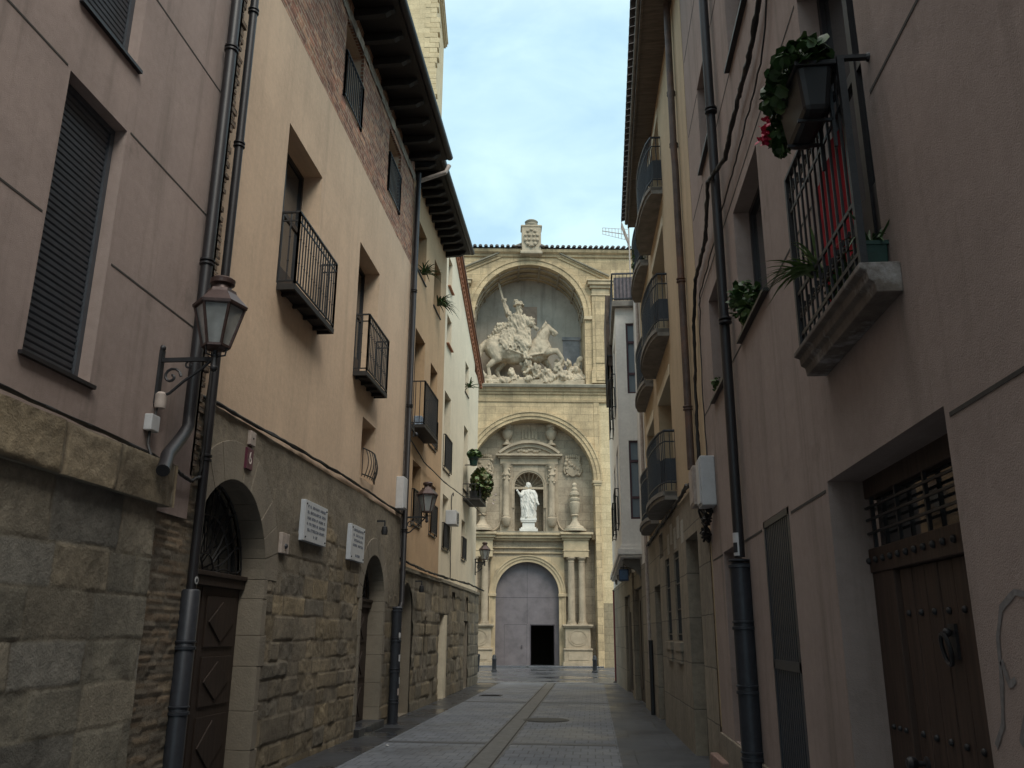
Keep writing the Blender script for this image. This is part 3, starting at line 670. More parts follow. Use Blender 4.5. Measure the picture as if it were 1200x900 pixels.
# ================================================================ TAN HOUSE WITH WINDOW PLANTS
Cc = thing('tan_house', 'narrow tan rendered house with window plants and deep black rafters, beyond the ochre house', 'house', (-3.95, 19.8, 0))
cw = [dict(u0=18.35, u1=19.38, z0=9.85, z1=11.12), dict(u0=20.5, u1=21.5, z0=9.78, z1=11.08), dict(u0=18.45, u1=19.62, z0=6.05, z1=8.42), dict(u0=20.42, u1=21.4, z0=6.1, z1=8.2),
      dict(u0=18.7, u1=19.65, z0=3.95, z1=5.36), dict(u0=20.85, u1=21.7, z0=3.95, z1=5.2)]
mb = MB(); mb.wall(FC, 17.25, 22.35, 2.85, 12.2, cw, .3); body(mb, FC, 17.25, 22.35, 12.2, 8); mb.build('wall', M['ochre2'], Cc)
for k, o in enumerate(cw):
    wn = window(FC, o['u0'], o['u1'], o['z0'], o['z1'], .28, Cc, 'door' if k in (2, 3) else 'casement', None, None if k in (2,) else .03)
    if k in (3, 4, 5): railing(FC, o['u0'], o['u1'], o['z0'], o['z0'] + .75, .05, wn, bars=.1)
bal = MB(); bal.fbox(FC, 18.2, 19.9, 5.98, 6.05, -.02, .34); bo = bal.build('balcony', M['woodblack'], Cc); railing(FC, 18.23, 19.87, 6.05, 7.05, .31, bo, bars=.10)
ca = dict(u0=17.78, u1=19.0, z0=0, z1=2.62, arch=1); cs = dict(u0=20.38, u1=20.52, z0=.85, z1=2.0); cd = dict(u0=22.42, u1=23.6, z0=0, z1=2.08)
dd_ = dict(u0=27.2, u1=28.1, z0=0, z1=2.0); ds1 = dict(u0=24.7, u1=25.2, z0=2.2, z1=2.75); ds2 = dict(u0=27.4, u1=27.9, z0=2.25, z1=2.7)
def rech(*os): return lambda U, Z: np.any([(U > o['u0'] - .02) & (U < o['u1'] + .02) & (Z > o['z0'] - .02) & (Z < o['z1'] + .02) for o in os], 0)
hca = archhole(ca, .04); hr = rech(cs, cd)
def base_with(name, fr, u0, u1, z1, ops, hole, parent, seed):
    stonefield(name, fr, u0, u1, 0, z1, parent, M['stone'], .036, course=(.26, .42), width=(.4, 1.0), relief=.022, rough=.25, mortar=.014, gap=.016,
               tones=((.25, .215, .16), (.215, .19, .15), (.275, .23, .16), (.225, .20, .155)), mort=(.145, .128, .10), hole=hole, seed=seed)
    mb = MB(); mb.wall(fr.off(-.015), u0, u1, 0, z1, ops, .35); mb.build(name, M['smooth'], parent)
base_with('stone_base', FC.off(.04), 17.25, 23.9, 2.86, [ca, cs, cd], lambda U, Z: hca(U, Z) | hr(U, Z), Cc, 33)
f = FC.off(-.28)
m = MB(); m.ext(f, [(17.7, 0)] + m.arch_pts(18.39, 2.01, .69, 20) + [(19.08, 0)], -.05, 0); m.build('door', M['wood'], Cc)
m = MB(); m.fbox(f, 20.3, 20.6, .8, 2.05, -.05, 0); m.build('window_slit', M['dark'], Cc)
m = MB(); m.fbox(f, 22.35, 23.65, 0, 2.12, -.05, -.02); m.build('door', M['wood'], Cc)
m = MB(); m.fbox(FC.off(.045), 23.28, 23.6, 0.0, 2.08, -.3, .02); m.build('door_jamb', M['cream'], Cc)
mb = MB(); mb.fbox(FC, 17.25, 22.35, 2.86, 2.95, -.05, .10); mb.build('ledge', M['moss'], Cc, bevel=.015)
eave(FC, 17.1, 22.35, 12.02, .66, Cc, M['woodblack'], M['woodblack'], step=.42, slope=-.0, rs=(.10, .15))
roof('roof', FC, 17.25, 22.4, 12.14, .74, 5, Cc, M['tilegrey'])

# ================================================================ CREAM HOUSE
D = thing('cream_house', 'tall cream rendered house with a sloping brick verge, last on the left before the church', 'house', (-4.08, 26.5, 0))
dw = [dict(u0=23.4, u1=24.1, z0=11.55, z1=12.5), dict(u0=23.4, u1=24.2, z0=9.75, z1=10.65), dict(u0=23.35, u1=24.45, z0=6.05, z1=8.3), dict(u0=27.2, u1=28.0, z0=9.35, z1=10.4),
      dict(u0=27.2, u1=28.1, z0=6.1, z1=8.2), dict(u0=23.5, u1=24.5, z0=3.85, z1=5.35), dict(u0=27.1, u1=27.9, z0=3.85, z1=5.1)]
ue = 30.6; ztop = lambda u: 16.2 - .405 * (u - 17.3)
mb = MB(); zA = 10.75; 
mb.wall(FD, 22.3, ue, 2.9, zA, [o for o in dw if o['z1'] < zA], .26)
# gable part above, cut by the sloping verge
u_end = ue; 
def gable_piece(a, b, z0): mb.add([FD.p(a, z0), FD.p(b, z0), FD.p(b, max(z0, ztop(b))), FD.p(a, max(z0, ztop(a)))], [(0, 1, 2, 3)])
gable_piece(22.3, 23.4, zA); gable_piece(24.1, 29.5, zA)
mb.add([FD.p(23.4, zA), FD.p(24.1, zA), FD.p(24.1, 11.55), FD.p(23.4, 11.55)], [(0, 1, 2, 3)]); gable_piece(23.4, 24.1, 12.5)
mb.add([FD.p(29.5, zA), FD.p(ue, zA), FD.p(ue, zA)], [(0, 1, 2)])
o = dw[0]; mb.rows([[FD.p(*q, 0) for q in ((23.4, 11.55), (23.4, 12.5), (24.1, 12.5), (24.1, 11.55), (23.4, 11.55))], [FD.p(*q, -.26) for q in ((23.4, 11.55), (23.4, 12.5), (24.1, 12.5), (24.1, 11.55), (23.4, 11.55))]])
mb.add([FD.p(ue, 0, -.02), FD.p(ue, 0, -9), FD.p(ue, zA, -9), FD.p(ue, zA, -.02)], [(0, 1, 2, 3)]); mb.add([FD.p(22.3, 0), FD.p(22.3, 0, -9), FD.p(22.3, ztop(22.3), -9), FD.p(22.3, ztop(22.3))], [(0, 1, 2, 3)])
mb.build('wall', M['cream'], D)
for k, o in enumerate(dw):
    wn = window(FD, o['u0'], o['u1'], o['z0'], o['z1'], .24, D, 'casement', None, .08 if k in (0, 1) else .03)
    if k in (2,): railing(FD, o['u0'] - .03, o['u1'] + .03, o['z0'], o['z0'] + .95, .06, wn, bars=.1)
    if k in (5, 6): railing(FD, o['u0'], o['u1'], o['z0'], o['z0'] + .7, .05, wn, bars=.1)
mb = MB()                                               # toothed brick verge
u = 22.3
while u < 30.9:
    z = ztop(u); mb.ext(FD, [(u, z - .16), (u + .10, z - .16 - .0405), (u + .10, z - .0405), (u, z)], 0, .09); u += .2
mb.ext(FD, [(22.3, ztop(22.3)), (30.9, ztop(30.9)), (30.9, ztop(30.9) + .07), (22.3, ztop(22.3) + .07)], 0, .15)
mb.ext(FD, [(22.3, ztop(22.3) - .23), (30.6, ztop(30.6) - .23), (30.6, ztop(30.6) - .16), (22.3, ztop(22.3) - .16)], -.02, .05)
mb.build('brick_verge', M['tilered'], D)
mb = MB(); mb.ext(FD, [(22.3, ztop(22.3) + .07), (30.95, ztop(30.95) + .07), (30.95, ztop(30.95) + .15), (22.3, ztop(22.3) + .15)], -9, .19); mb.build('roof', M['tile'], D)
hD = rech(dd_, ds1, ds2)
base_with('stone_base', FD.off(.12), 23.9, ue, 2.9, [dd_, ds1, ds2], hD, D, 44)
m = MB(); m.fbox(FD, 27.1, 28.2, 0, 2.05, -.25, -.2); m.build('door', M['wood'], D)
for o in (ds1, ds2): m = MB(); m.fbox(FD, o['u0'] - .1, o['u1'] + .1, o['z0'] - .1, o['z1'] + .1, -.25, -.2); m.build('window', M['dark'], D)
mb = MB(); mb.fbox(FD, 22.35, ue + .02, 2.9, 3.0, -.05, .17); mb.build('ledge', M['moss'], D, bevel=.015)
# ================================================================ ROSE HOUSE, NEAR RIGHT
P = thing('rose_house', 'rose rendered house with a studded brown door and a flowered balcony, nearest on the right', 'house', (1.45, 4, 0))
pd = dict(u0=3.55, u1=5.38, z0=0, z1=2.51, d=.24); pn = dict(u0=8.60, u1=9.78, z0=.55, z1=2.48, d=.22); ps = dict(u0=6.48, u1=7.46, z0=.30, z1=2.52, d=.10)
pw = [dict(u0=6.55, u1=7.78, z0=4.27, z1=5.58), dict(u0=8.66, u1=9.72, z0=4.20, z1=5.42), dict(u0=8.66, u1=9.58, z0=7.08, z1=8.25), dict(u0=6.44, u1=7.4, z0=6.96, z1=8.3)]
pb = dict(u0=3.98, u1=4.98, z0=3.40, z1=5.70, d=.2)
mb = MB(); mb.wall(FP, -8, 10.75, 0, 12.5, [pd, pn, ps, pb] + pw, .22); body(mb, FP, -8, 10.75, 12.5, 7); mb.build('wall', M['pinkR'], P)
se = MB()
for z, segs in ((2.46, ((-8, 3.5), (5.43, 6.4), (7.52, 8.55), (9.83, 10.6))), (4.24, ((-8, 3.9), (5.05, 6.5), (7.83, 8.6), (9.77, 10.6))), (5.72, ((-8, 3.9), (5.05, 10.6))), (6.93, ((-8, 6.4), (7.45, 8.6), (9.62, 10.6))), (8.2, ((-8, 6.4), (7.45, 8.6), (9.62, 10.6))), (9.41, ((-8, 10.6),))):
    for a, b in segs: se.fbox(FP, a, b, z - .009, z + .009, -.01, .003)
se.build('render_joint', M['seam'], P)
for o in pw: window(FP, o['u0'], o['u1'], o['z0'], o['z1'], .20, P, 'casement', None, .05)
mb = MB()
for a, b in ((-8, 3.5), (5.42, 6.44), (7.5, 8.2), (8.2, 10.75)): mb.fbox(FP, a, b, 0, .54, -.05, .022)
mb.build('plinth', M['ashR'], P, bevel=.01)
mb = MB(); mb.fbox(FP, pn['u0'] - .05, pn['u1'] + .05, .5, 2.5, -.26, -.215); mb.build('blind_door', M['pipeD'], P)
mb = MB(); rnd = random.Random(4); z = .6                    # broken edge against the sand house
while z < 12: h = rnd.uniform(.05, .14); mb.fbox(FP, 10.70, 10.76 + rnd.uniform(0, .05), z, z + h, -.05, .006); z += h
mb.build('ragged_edge', M['tanR'], P)
# window bars beside the door
mb = MB(); f = FP.off(-.018); a, b, c, e = 6.485, 7.455, .31, 2.515
for x0, x1, z0, z1 in ((a, a + .05, c, e), (b - .05, b, c, e), (a, b, e - .05, e), (a, b, c, c + .05), (a, b, 1.35, 1.42)): mb.fbox(f, x0, x1, z0, z1, -.03, .02)
n = 13
for k in range(n): q = a + .05 + (b - a - .1) * (k + .5) / n; mb.fbox(f, q - .017, q + .017, c, e, -.02, .012)
gr = mb.build('window_grille', M['steel'], P)
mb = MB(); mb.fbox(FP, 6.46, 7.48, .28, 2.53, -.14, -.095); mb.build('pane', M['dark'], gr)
# door
f = FP.off(-.20); fm = MB(); fm.fbox(f, 3.5, 5.42, 1.96, 2.10, -.10, .0)
fm.fbox(f, 5.02, 5.40, 0, 1.96, -.08, -.01); fm.fbox(f, 3.5, 5.42, 2.40, 2.54, -.08, -.01)
dr = fm.build('door', M['woodR'], P, bevel=.006)
pl = MB(); n = 8
for k in range(n): q0 = 3.56 + (4.99 - 3.56) * k / n; q1 = 3.56 + (4.99 - 3.56) * (k + 1) / n; pl.fbox(f, q0 + .004, q1 - .004, .02, 1.955, -.09, -.035 + .002 * (k % 2))
pl.build('door_planks', M['woodR'], dr, bevel=.004)
studs = [(3.56 + 1.43 * (k + .5) / n, z, -.03, .018) for z in (.28, 1.12, 1.72) for k in range(n)] + [(3.62 + 1.75 * k / 14, 2.03, .004, .020) for k in range(15)] + [(5.08 + .1 * k, 1.12, -.005, .016) for k in range(3)]
for a_, z_, w_, r_ in studs: mb = MB(); mb.ball(f.p(a_, z_, w_), r_, 8, 4); mb.build('stud', M['iron'], dr, smooth=50)
mb = MB(); c = f.p(4.35, 1.58, -.02); mb.fbox(f, 4.31, 4.39, 1.50, 1.66, -.035, -.02)
mb.tube([f.p(4.35 + .045 * math.sin(t), 1.545 + .07 * math.cos(t), .012 + .012 * math.cos(t)) for t in np.linspace(0, 6.283, 17)], .011, 6); mb.ball(f.p(4.35, 1.62, .0), .022, 8, 5); mb.build('door_knocker', M['iron'], dr, smooth=50)
mb = MB(); mb.lathe((0, 0, 0), [(.0, 0), (.035, .0), (.035, .012), (.014, .02), (.014, .05), (.03, .062), (.036, .085), (.025, .105), (.0, .11)], 14)
mb.v = [f.p(4.9 + v[0], .98 + v[1], -.035 + v[2]) for v in mb.v]; mb.build('door_knob', M['iron'], dr, smooth=40)
mb = MB(); mb.fbox(f, 3.5, 5.42, 2.10, 2.40, -.07, -.06); tp = mb.build('transom_pane', M['glass'], dr)
mb = MB()
for z in (2.19, 2.27, 2.34): mb.bar(f.p(3.5, z, -.01), f.p(5.4, z, -.01), .013)
for k in range(5): q = 3.6 + 1.7 * k / 4; mb.bar(f.p(q, 2.1, -.025), f.p(q, 2.4, -.025), .02)
mb.build('transom_grille', M['iron'], dr)
mb = MB(); mb.fbox(FP, 3.5, 5.4, 0, .1, -.3, .06); mb.build('doorstep', M['slabs'], P, bevel=.01)
# marks sprayed on the render
mb = MB(); rnd = random.Random(9)
for pts in ([(3.50, 1.22), (3.42, 1.30), (3.38, 1.45), (3.36, 1.6), (3.30, 1.70), (3.18, 1.75), (3.05, 1.73)], [(3.36, 1.52), (3.32, 1.44), (3.27, 1.46)], [(3.30, 1.25), (3.20, 1.40), (3.12, 1.5), (3.02, 1.52)]):
    P2 = []
    for (a, b), (c, d) in zip(pts, pts[1:]):
        for t in (0, .33, .66): P2.append((a + (c - a) * t, b + (d - b) * t))
    P2.append(pts[-1]); rows = []
    for i, (a, b) in enumerate(P2):
        q = P2[min(i + 1, len(P2) - 1)]; pq = P2[max(i - 1, 0)]; dx, dz = q[0] - pq[0], q[1] - pq[1]; l = math.hypot(dx, dz); ww = rnd.uniform(.010, .016)
        rows.append([FP.p(a - dz / l * ww, b + dx / l * ww, .003), FP.p(a + dz / l * ww, b - dx / l * ww, .003)])
    mb.rows(rows)
mb.build('graffiti', simple('faded_spray_paint', (.205, .195, .195), .9, 0, .3, 30, 0), P)
# balcony
wn = window(FP, pb['u0'], pb['u1'], pb['z0'], pb['z1'], .18, P, 'door')
bal = MB(); prof = [(0, 3.12), (.12, 3.12), (.125, 3.17), (.15, 3.185), (.155, 3.23), (.185, 3.24), (.185, 3.27), (0, 3.27)]
bal.ext(Fr(FP.p(3.80, 0, 0), FP.N, FP.U), prof, 0, 1.36); bo = bal.build('balcony', M['slabold'], P, bevel=.006)
rl = MB(); u0, u1, w_, z0, z1 = 3.86, 5.09, .145, 3.28, 4.42
rl.bar(FP.p(u0, z1, 0), FP.p(u0, z1, w_), .03, .02); rl.bar(FP.p(u1, z1, 0), FP.p(u1, z1, w_), .03, .02); rl.bar(FP.p(u0 - .015, z1, w_), FP.p(u1 + .015, z1, w_), .035, .02)
rl.ball(FP.p(u0, z1, .0), .024, 8, 5)
for zz in (3.36, 3.62): rl.bar(FP.p(u0, zz, w_), FP.p(u1, zz, w_), .012, .022)
rl.bar(FP.p(u0, 4.18, w_), FP.p(u1, 4.18, w_), .010, .02)
for k in range(13):
    q = u0 + (u1 - u0) * k / 12; s = .034 if k in (0, 12) else .013; rl.bar(FP.p(q, z0, w_), FP.p(q, z1, w_), s)
for k in range(12):                                        # scrollwork in the bottom and top friezes
    for zc, rr in ((3.49, .042), (4.30, .036)):
        q = u0 + (u1 - u0) * (k + .5) / 12
        rl.tube([FP.p(q + rr * (1 - t / 9) * math.cos(t * 1.3), zc + 1.9 * rr * (t / 9 - .5) + rr * .6 * math.sin(t * 1.3), w_) for t in range(10)], .006, 5)
rl.build('railing', M['iron'], bo)

# ================================================================ SAND HOUSE WITH CURVED BALCONIES
T = thing('sand_house', 'sand rendered house with curved dark balconies over a buff stone ground floor', 'house', (1.45, 14, 0))
u0, u1 = 10.75, 19.6
levels = (3.84, 6.62, 9.30)
tn = [dict(u0=14.15, u1=16.25, z0=z, z1=z + (2.2 if z < 9 else 1.75), d=.35) for z in levels]; tf = [dict(u0=17.25, u1=18.9, z0=z, z1=z + (2.2 if z < 9 else 1.75), d=.35) for z in levels]
mb = MB(); mb.wall(FT, u0, u1, 3.55, 11.6, tn + tf, .35); body(mb, FT, u0, u1, 11.6, 8); mb.build('wall', M['tanR'], T)
s1 = dict(u0=13.95, u1=14.65, z0=1.52, z1=2.9, d=.07); s2 = dict(u0=15.35, u1=16.05, z0=1.52, z1=2.9, d=.07)
n1 = dict(u0=11.75, u1=13.0, z0=.0, z1=2.95, d=.30); n2 = dict(u0=17.15, u1=18.35, z0=0, z1=2.55, d=.12); n3 = dict(u0=16.3, u1=17.0, z0=3.0, z1=3.45, d=.2)
mb = MB(); mb.wall(FT.off(.02), u0, u1, 0, 3.56, [s1, s2, n1, n2, n3], .25); mb.build('stone_base', M['ashR'], T)
mb = MB(); mb.fbox(FT, n1['u0'] - .05, n1['u1'] + .05, 0, 2.97, -.33, -.27); mb.build('blocked_doorway', M['ashR'], T)
mb = MB(); mb.fbox(FT, n2['u0'] - .05, n2['u1'] + .05, 0, 2.57, -.3, -.09); mb.build('door', M['wood'], T)
mb = MB(); mb.fbox(FT, n3['u0'] - .05, n3['u1'] + .05, 2.95, 3.5, -.3, -.17); mb.build('window', M['glass'], T)
for o in (s1, s2):
    mb = MB(); mb.fbox(FT, o['u0'] - .03, o['u1'] + .03, o['z0'] - .03, o['z1'] + .03, -.12, -.05); wn = mb.build('window', M['dark'], T)
    mb = MB(); 
    for k in range(4): q = o['u0'] + .1 + .5 * k / 3; mb.bar(FT.p(q, o['z0'], -.01), FT.p(q, o['z1'], -.01), .022)
    for zz in (1.62, 2.0, 2.4, 2.8): mb.bar(FT.p(o['u0'], zz, -.005), FT.p(o['u1'], zz, -.005), .02)
    mb.build('window_bars', M['iron'], wn)
    mb = MB(); mb.fbox(FT, o['u0'] - .08, o['u1'] + .08, 1.36, 1.50, 0, .07); mb.fbox(FT, o['u0'], o['u1'], 1.18, 1.36, 0, .055); mb.build('sill', M['ashR'], wn, bevel=.01)
mb = MB(); mb.fbox(FT, 10.2, 11.1, 0, .28, -.1, .10); mb.build('corner_stone', simple('reddish_stone', (.30, .20, .165), .9, 0, .25, 8, .3), T, bevel=.015)
paper = simple('bleached_paper', (.40, .385, .34), .9, 0, .3, 12, 0)
for k in range(5): mb = MB(); q = 13.2 + .5 * k; z = 2.95 + .12 * (k % 2); mb.fbox(FT, q, q + .32, z, z + .34, .018, .0245); mb.build('old_poster', paper, T)
for z, (o, kind) in zip(levels * 2, [(o, 'n') for o in tn] + [(o, 'f') for o in tf]):
    wn = window(FT, o['u0'], o['u1'], o['z0'], o['z1'], .33, T, 'door')
    mb = MB(); mb.fbox(FT, o['u0'], o['u1'], o['z1'] - .18, o['z1'] + .004, -.3, .012); mb.build('shutter_box', M['cream'], wn)
    a, b = (o['u0'] - .25, o['u1'] + .25); n = 12; wmin, wmax = (.20, .34) if kind == 'n' else (.16, .25)
    cur = [(a + (b - a) * k / n, wmin + (wmax - wmin) * math.sin(math.pi * k / n) ** .6) for k in range(n + 1)]
    mb = MB(); poly = [(a, -.02)] + cur + [(b, -.02)]
    pl_ = Fr(FT.p(0, 0, 0), FT.U, FT.N)
    mb.add([FT.p(u, zz, w) for zz in (z - .15, z - .02) for u, w in poly], [tuple(range(len(poly))), tuple(range(len(poly), 2 * len(poly)))] + [(i, (i + 1) % len(poly), len(poly) + (i + 1) % len(poly), len(poly) + i) for i in range(len(poly))])
    poly2 = [(u, w + .03 if w > 0 else w) for u, w in poly]
    mb.add([FT.p(u, zz, w) for zz in (z - .085, z - .015) for u, w in poly2], [tuple(range(len(poly))), tuple(range(len(poly), 2 * len(poly)))] + [(i, (i + 1) % len(poly), len(poly) + (i + 1) % len(poly), len(poly) + i) for i in range(len(poly))])
    bo = mb.build('balcony', M['concrete'], T)
    mb = MB(); path = [(a, .0), (a, wmin - .03)] + [(u, w - .03) for u, w in cur[1:-1]] + [(b, wmin - .03), (b, 0)]
    for zz, s in ((z + .98, .022), (z + .80, .012), (z + .13, .015)): mb.tube([FT.p(u, zz, w) for u, w in path], s, 6)
    tot = 0
    for (p0, q0), (p1, q1) in zip(path, path[1:]):
        L_ = math.hypot(p1 - p0, q1 - q0); n_ = max(1, round(L_ / .085))
        for k in range(n_): t = k / n_; mb.bar(FT.p(p0 + (p1 - p0) * t, z, q0 + (q1 - q0) * t), FT.p(p0 + (p1 - p0) * t, z + .98, q0 + (q1 - q0) * t), .014)
    rl_ = mb.build('railing', M['steel'], bo)
    mb = MB(); pth = path[:-1] if kind == 'n' else path
    mb.rows([[FT.p(u, zz, w - .012) for u, w in pth] for zz in (z + .15, z + (.52 if kind == 'n' else .78))]); mb.build('railing_panel', M['steel'], bo)
E_ = MB(); 
pts = ((.87, 9.5, 11.24), (1.0, 19.4, 11.28))
E_.rows([[(1.55, 9.5, 11.22), (.94, 9.5, 11.22)], [(1.30, 19.45, 11.26), (1.06, 19.45, 11.26)]])
E_.rows([[(1.55, 9.5, 11.34), (.93, 9.5, 11.34), (.93, 9.5, 11.20), (.97, 9.5, 11.20)], [(1.30, 19.45, 11.38), (1.05, 19.45, 11.38), (1.05, 19.45, 11.24), (1.09, 19.45, 11.24)]])
ev = E_.build('eave', M['soffitR'], T)
mb = MB(); mb.tube([(.90, 9.5, 11.33), (1.02, 19.45, 11.37)], .04, 8); mb.build('gutter', M['concrete'], ev, smooth=50)
mb = MB(); n = 46; rows = []                                # roof tiles with their round ends over the street
for k in range(n):
    y = 9.5 + (19.45 - 9.5) * (k + .5) / n; x = .775 + .0121 * (y - 9.5)
    r0 = [(x, y + .10 * math.cos(a), 11.42 + .085 * math.sin(a)) for a in np.linspace(0, math.pi, 7)]; r1 = [(x + 4, yy, zz + 1.3) for _, yy, zz in r0]
    r0b = [(x, y + .08 * math.cos(a), 11.42 + .065 * math.sin(a)) for a in np.linspace(0, math.pi, 7)]; r1b = [(x + 4, yy, zz + 1.3) for _, yy, zz in r0b]
    mb.rows([r1, r0, r0b, r1b])
mb.add([(.92, 9.5, 11.41), (1.04, 19.45, 11.41), (4.98, 19.45, 12.71), (4.86, 9.5, 12.71)], [(0, 1, 2, 3)])
mb.build('roof', M['tilegrey'], T, smooth=50)

# ================================================================ PALE GREY HOUSE WITH A BAY
G = thing('pale_grey_house', 'pale grey house with projecting bay, maroon windows and roof terrace, last on right', 'house', (1.2, 25, 0))
FG = Fr((1.27 + .04 * 19.6, 0, 0), (-.04, 1, 0), (-1, -.04, 0))
gd = dict(u0=21.3, u1=23.5, z0=0, z1=2.75, d=.3); gd2 = dict(u0=25, u1=27, z0=0, z1=2.7, d=.3)
mb = MB(); mb.wall(FG, 19.62, 32, 3.2, 10.2, [], .3); mb.add([FG.p(32, 0, 0), FG.p(32, 0, -8), FG.p(32, 10.2, -8), FG.p(32, 10.2, 0)], [(0, 1, 2, 3)])
mb.add([FG.p(19.62, 3, 0), FG.p(19.62, 3, -8), FG.p(19.62, 10.2, -8), FG.p(19.62, 10.2, 0)], [(0, 1, 2, 3)]); mb.build('wall', M['greyR'], G)
mb = MB(); mb.wall(FG, 19.62, 32, 0, 3.2, [gd, gd2], .12); mb.build('ground_floor', M['ashR'], G)
for o in (gd, gd2):
    mb = MB(); mb.fbox(FG, o['u0'], o['u1'], 0, o['z1'], -.18, -.09)
    for k in range(3): q = o['u0'] + (o['u1'] - o['u0']) * (k + .5) / 3; mb.fbox(FG, q - .25, q + .25, .3, o['z1'] - .3, -.09, -.07)
    mb.build('door', M['wood'], G)
for a_, b_, w_ in ((19.62, 21.2, .03), (23.6, 24.2, .05)): mb = MB(); mb.fbox(FG, a_, b_, 0, 3.2, -.1, w_); mb.build('ground_floor_pier', M['ashR'], G)
mb = MB(); mb.fbox(FG, 24.25, 24.9, .2, 2.2, 0, .06)
mb.build('notice_board', M['dark'], G)
FY = Fr((0, 21.2, 0), (1, 0, 0), (0, -1, 0))              # near side of the bay, facing the camera
wa = dict(u0=1.0, u1=1.27, z0=7.5, z1=9.4, d=.10); wb = dict(u0=.98, u1=1.28, z0=4.32, z1=6.28, d=.10)
mb = MB(); mb.wall(FY, .74, 1.4, 3.68, 9.82, [wa, wb], .1)
ob = [dict(u0=22.3, u1=23.6, z0=4.3, z1=6.4), dict(u0=24.9, u1=26.2, z0=4.3, z1=6.4), dict(u0=22.3, u1=23.6, z0=7.4, z1=9.4), dict(u0=24.9, u1=26.2, z0=7.4, z1=9.4)]
FX = Fr((.74, 0, 0), (0, 1, 0), (-1, 0, 0)); mb.wall(FX, 21.2, 31, 3.68, 9.82, ob, .12)
mb.add([(.74, 31, 3.68), (1.4, 31, 3.68), (1.4, 31, 9.82), (.74, 31, 9.82)], [(0, 1, 2, 3)]); mb.add([(.74, 21.2, 3.68), (1.4, 21.2, 3.68), (1.4, 31, 3.68), (.74, 31, 3.68)], [(0, 1, 2, 3)])
bay = mb.build('bay', M['greyR'], G)
for o in (wa, wb):
    wn = window(FY, o['u0'], o['u1'], o['z0'], o['z1'], .09, G, 'plain', M['maroonw']); wn.children[0].data.materials[0] = M['glassb']
    for zb in (o['z0'] + .5, o['z1'] - .55): mb = MB(); mb.fbox(FY, o['u0'] + .05, o['u1'] - .05, zb, zb + .06, -.09, -.03); mb.build('glazing_bar', M['maroonw'], wn)
for o in ob: wn = window(FX, o['u0'], o['u1'], o['z0'], o['z1'], .1, G, 'casement', M['maroonw']); railing(FX, o['u0'], o['u1'], o['z0'], o['z0'] + .95, .10, wn, bars=.1)
mb = MB(); mb.box(.70, 1.4, 21.15, 31.1, 3.60, 3.69); mb.box(.64, 1.4, 21.1, 31.15, 3.46, 3.60); mb.box(.69, 1.4, 21.16, 31.1, 3.40, 3.46)
mb.build('moulding', M['greyR'], bay, bevel=.01)
for y in (21.6, 24.3, 27.5, 30):                          # curved stone brackets under the bay
    mb = MB(); mb.ext(Fr((1.4, y, 0), (-1, 0, 0), (0, 1, 0)), [(-.1, 3.40), (.62, 3.40), (.62, 3.28), (.5, 3.2), (.36, 3.16), (.25, 3.02), (.2, 2.86), (.12, 2.74), (-.1, 2.72)], 0, .3); mb.build('bracket', M['concrete'], bay, bevel=.01)
mb = MB(); mb.box(.66, 1.4, 21.05, 31.1, 9.82, 9.98); mb.box(.70, 5, 21.3, 31, 9.9, 10.0); tr = mb.build('terrace', M['concrete'], G, bevel=.01)
fy = Fr((0, 21.08, 0), (1, 0, 0), (0, -1, 0)); mb = MB()
mb.bar((.68, 21.1, 10.75), (1.45, 21.1, 10.75), .04); mb.bar((.68, 21.1, 10.05), (1.45, 21.1, 10.05), .03); mb.bar((.68, 21.1, 10.75), (.68, 31, 10.75), .04)
for k in range(9): mb.bar((.68 + .77 * k / 8, 21.1, 9.98), (.68 + .77 * k / 8, 21.1, 10.75), .016)
for k in range(60): mb.bar((.68, 21.1 + 9.9 * k / 59, 9.98), (.68, 21.1 + 9.9 * k / 59, 10.75), .016)
mb.build('railing', M['steel'], tr)
mb = MB(); mb.box(.72, 1.45, 21.13, 21.15, 10.02, 10.66); mb.build('railing_screen', simple('faded_screen', (.17, .15, .165), .8), tr)
mb = MB(); mb.fbox(FX, 24.2, 27.2, 8.7, 8.78, -.02, .16)      # covered balcony with dark blinds on the street side
bo = mb.build('balcony', M['woodblack'], G)
mb = MB(); rr = random.Random(6); rows = []
for k in range(9): z = 8.95 + (11.4 - 8.95) * k / 8; rows.append([FX.p(24.2, z, .06 + .02 * (k % 2)), FX.p(27.2, z, .06 + .02 * (k % 2))])
mb.fbox(FX, 24.22, 24.26, 9.2, 11.4, -.05, .18); mb.fbox(FX, 24.2, 27.2, 9.5, 11.42, .155, .175); mb.rows(rows); mb.build('roller_blind', simple('brown_blind', (.09, .065, .05), .9, 0, .4, 5, .2), bo)
railing(FX, 24.2, 27.2, 8.78, 9.5, .15, bo, bars=.12)
# ================================================================ THE CHURCH AT THE END OF THE STREET
TH = R(6); FH = Fr((-3.4, 46.4, 0), (math.cos(TH), math.sin(TH), 0), (math.sin(TH), -math.cos(TH), 0))
H = thing('baroque_church', 'golden stone church front with two stacked arched niches closing the street', 'church', FH.p(0, 0))
la = dict(u0=-3.23, u1=3.67, z0=-.3, z1=13.15, arch=1, d=.9, sill=False); ua = dict(u0=-3.1, u1=3.3, z0=15.2, z1=22.5, arch=1, d=2.4)
mb = MB(); mb.wall(FH, -16, 3.95, -.3, 23.3, [la, ua]); 
mb.add([FH.p(-16, -.3, 0), FH.p(-16, -.3, -30), FH.p(-16, 23.3, -30), FH.p(-16, 23.3, 0)], [(0, 1, 2, 3)]); mb.wall(FH, 3.95, 14, 14.2, 23.3, [])
mb.add([FH.p(14, -.3, 0), FH.p(14, -.3, -30), FH.p(14, 23.3, -30), FH.p(14, 23.3, 0)], [(0, 1, 2, 3)])
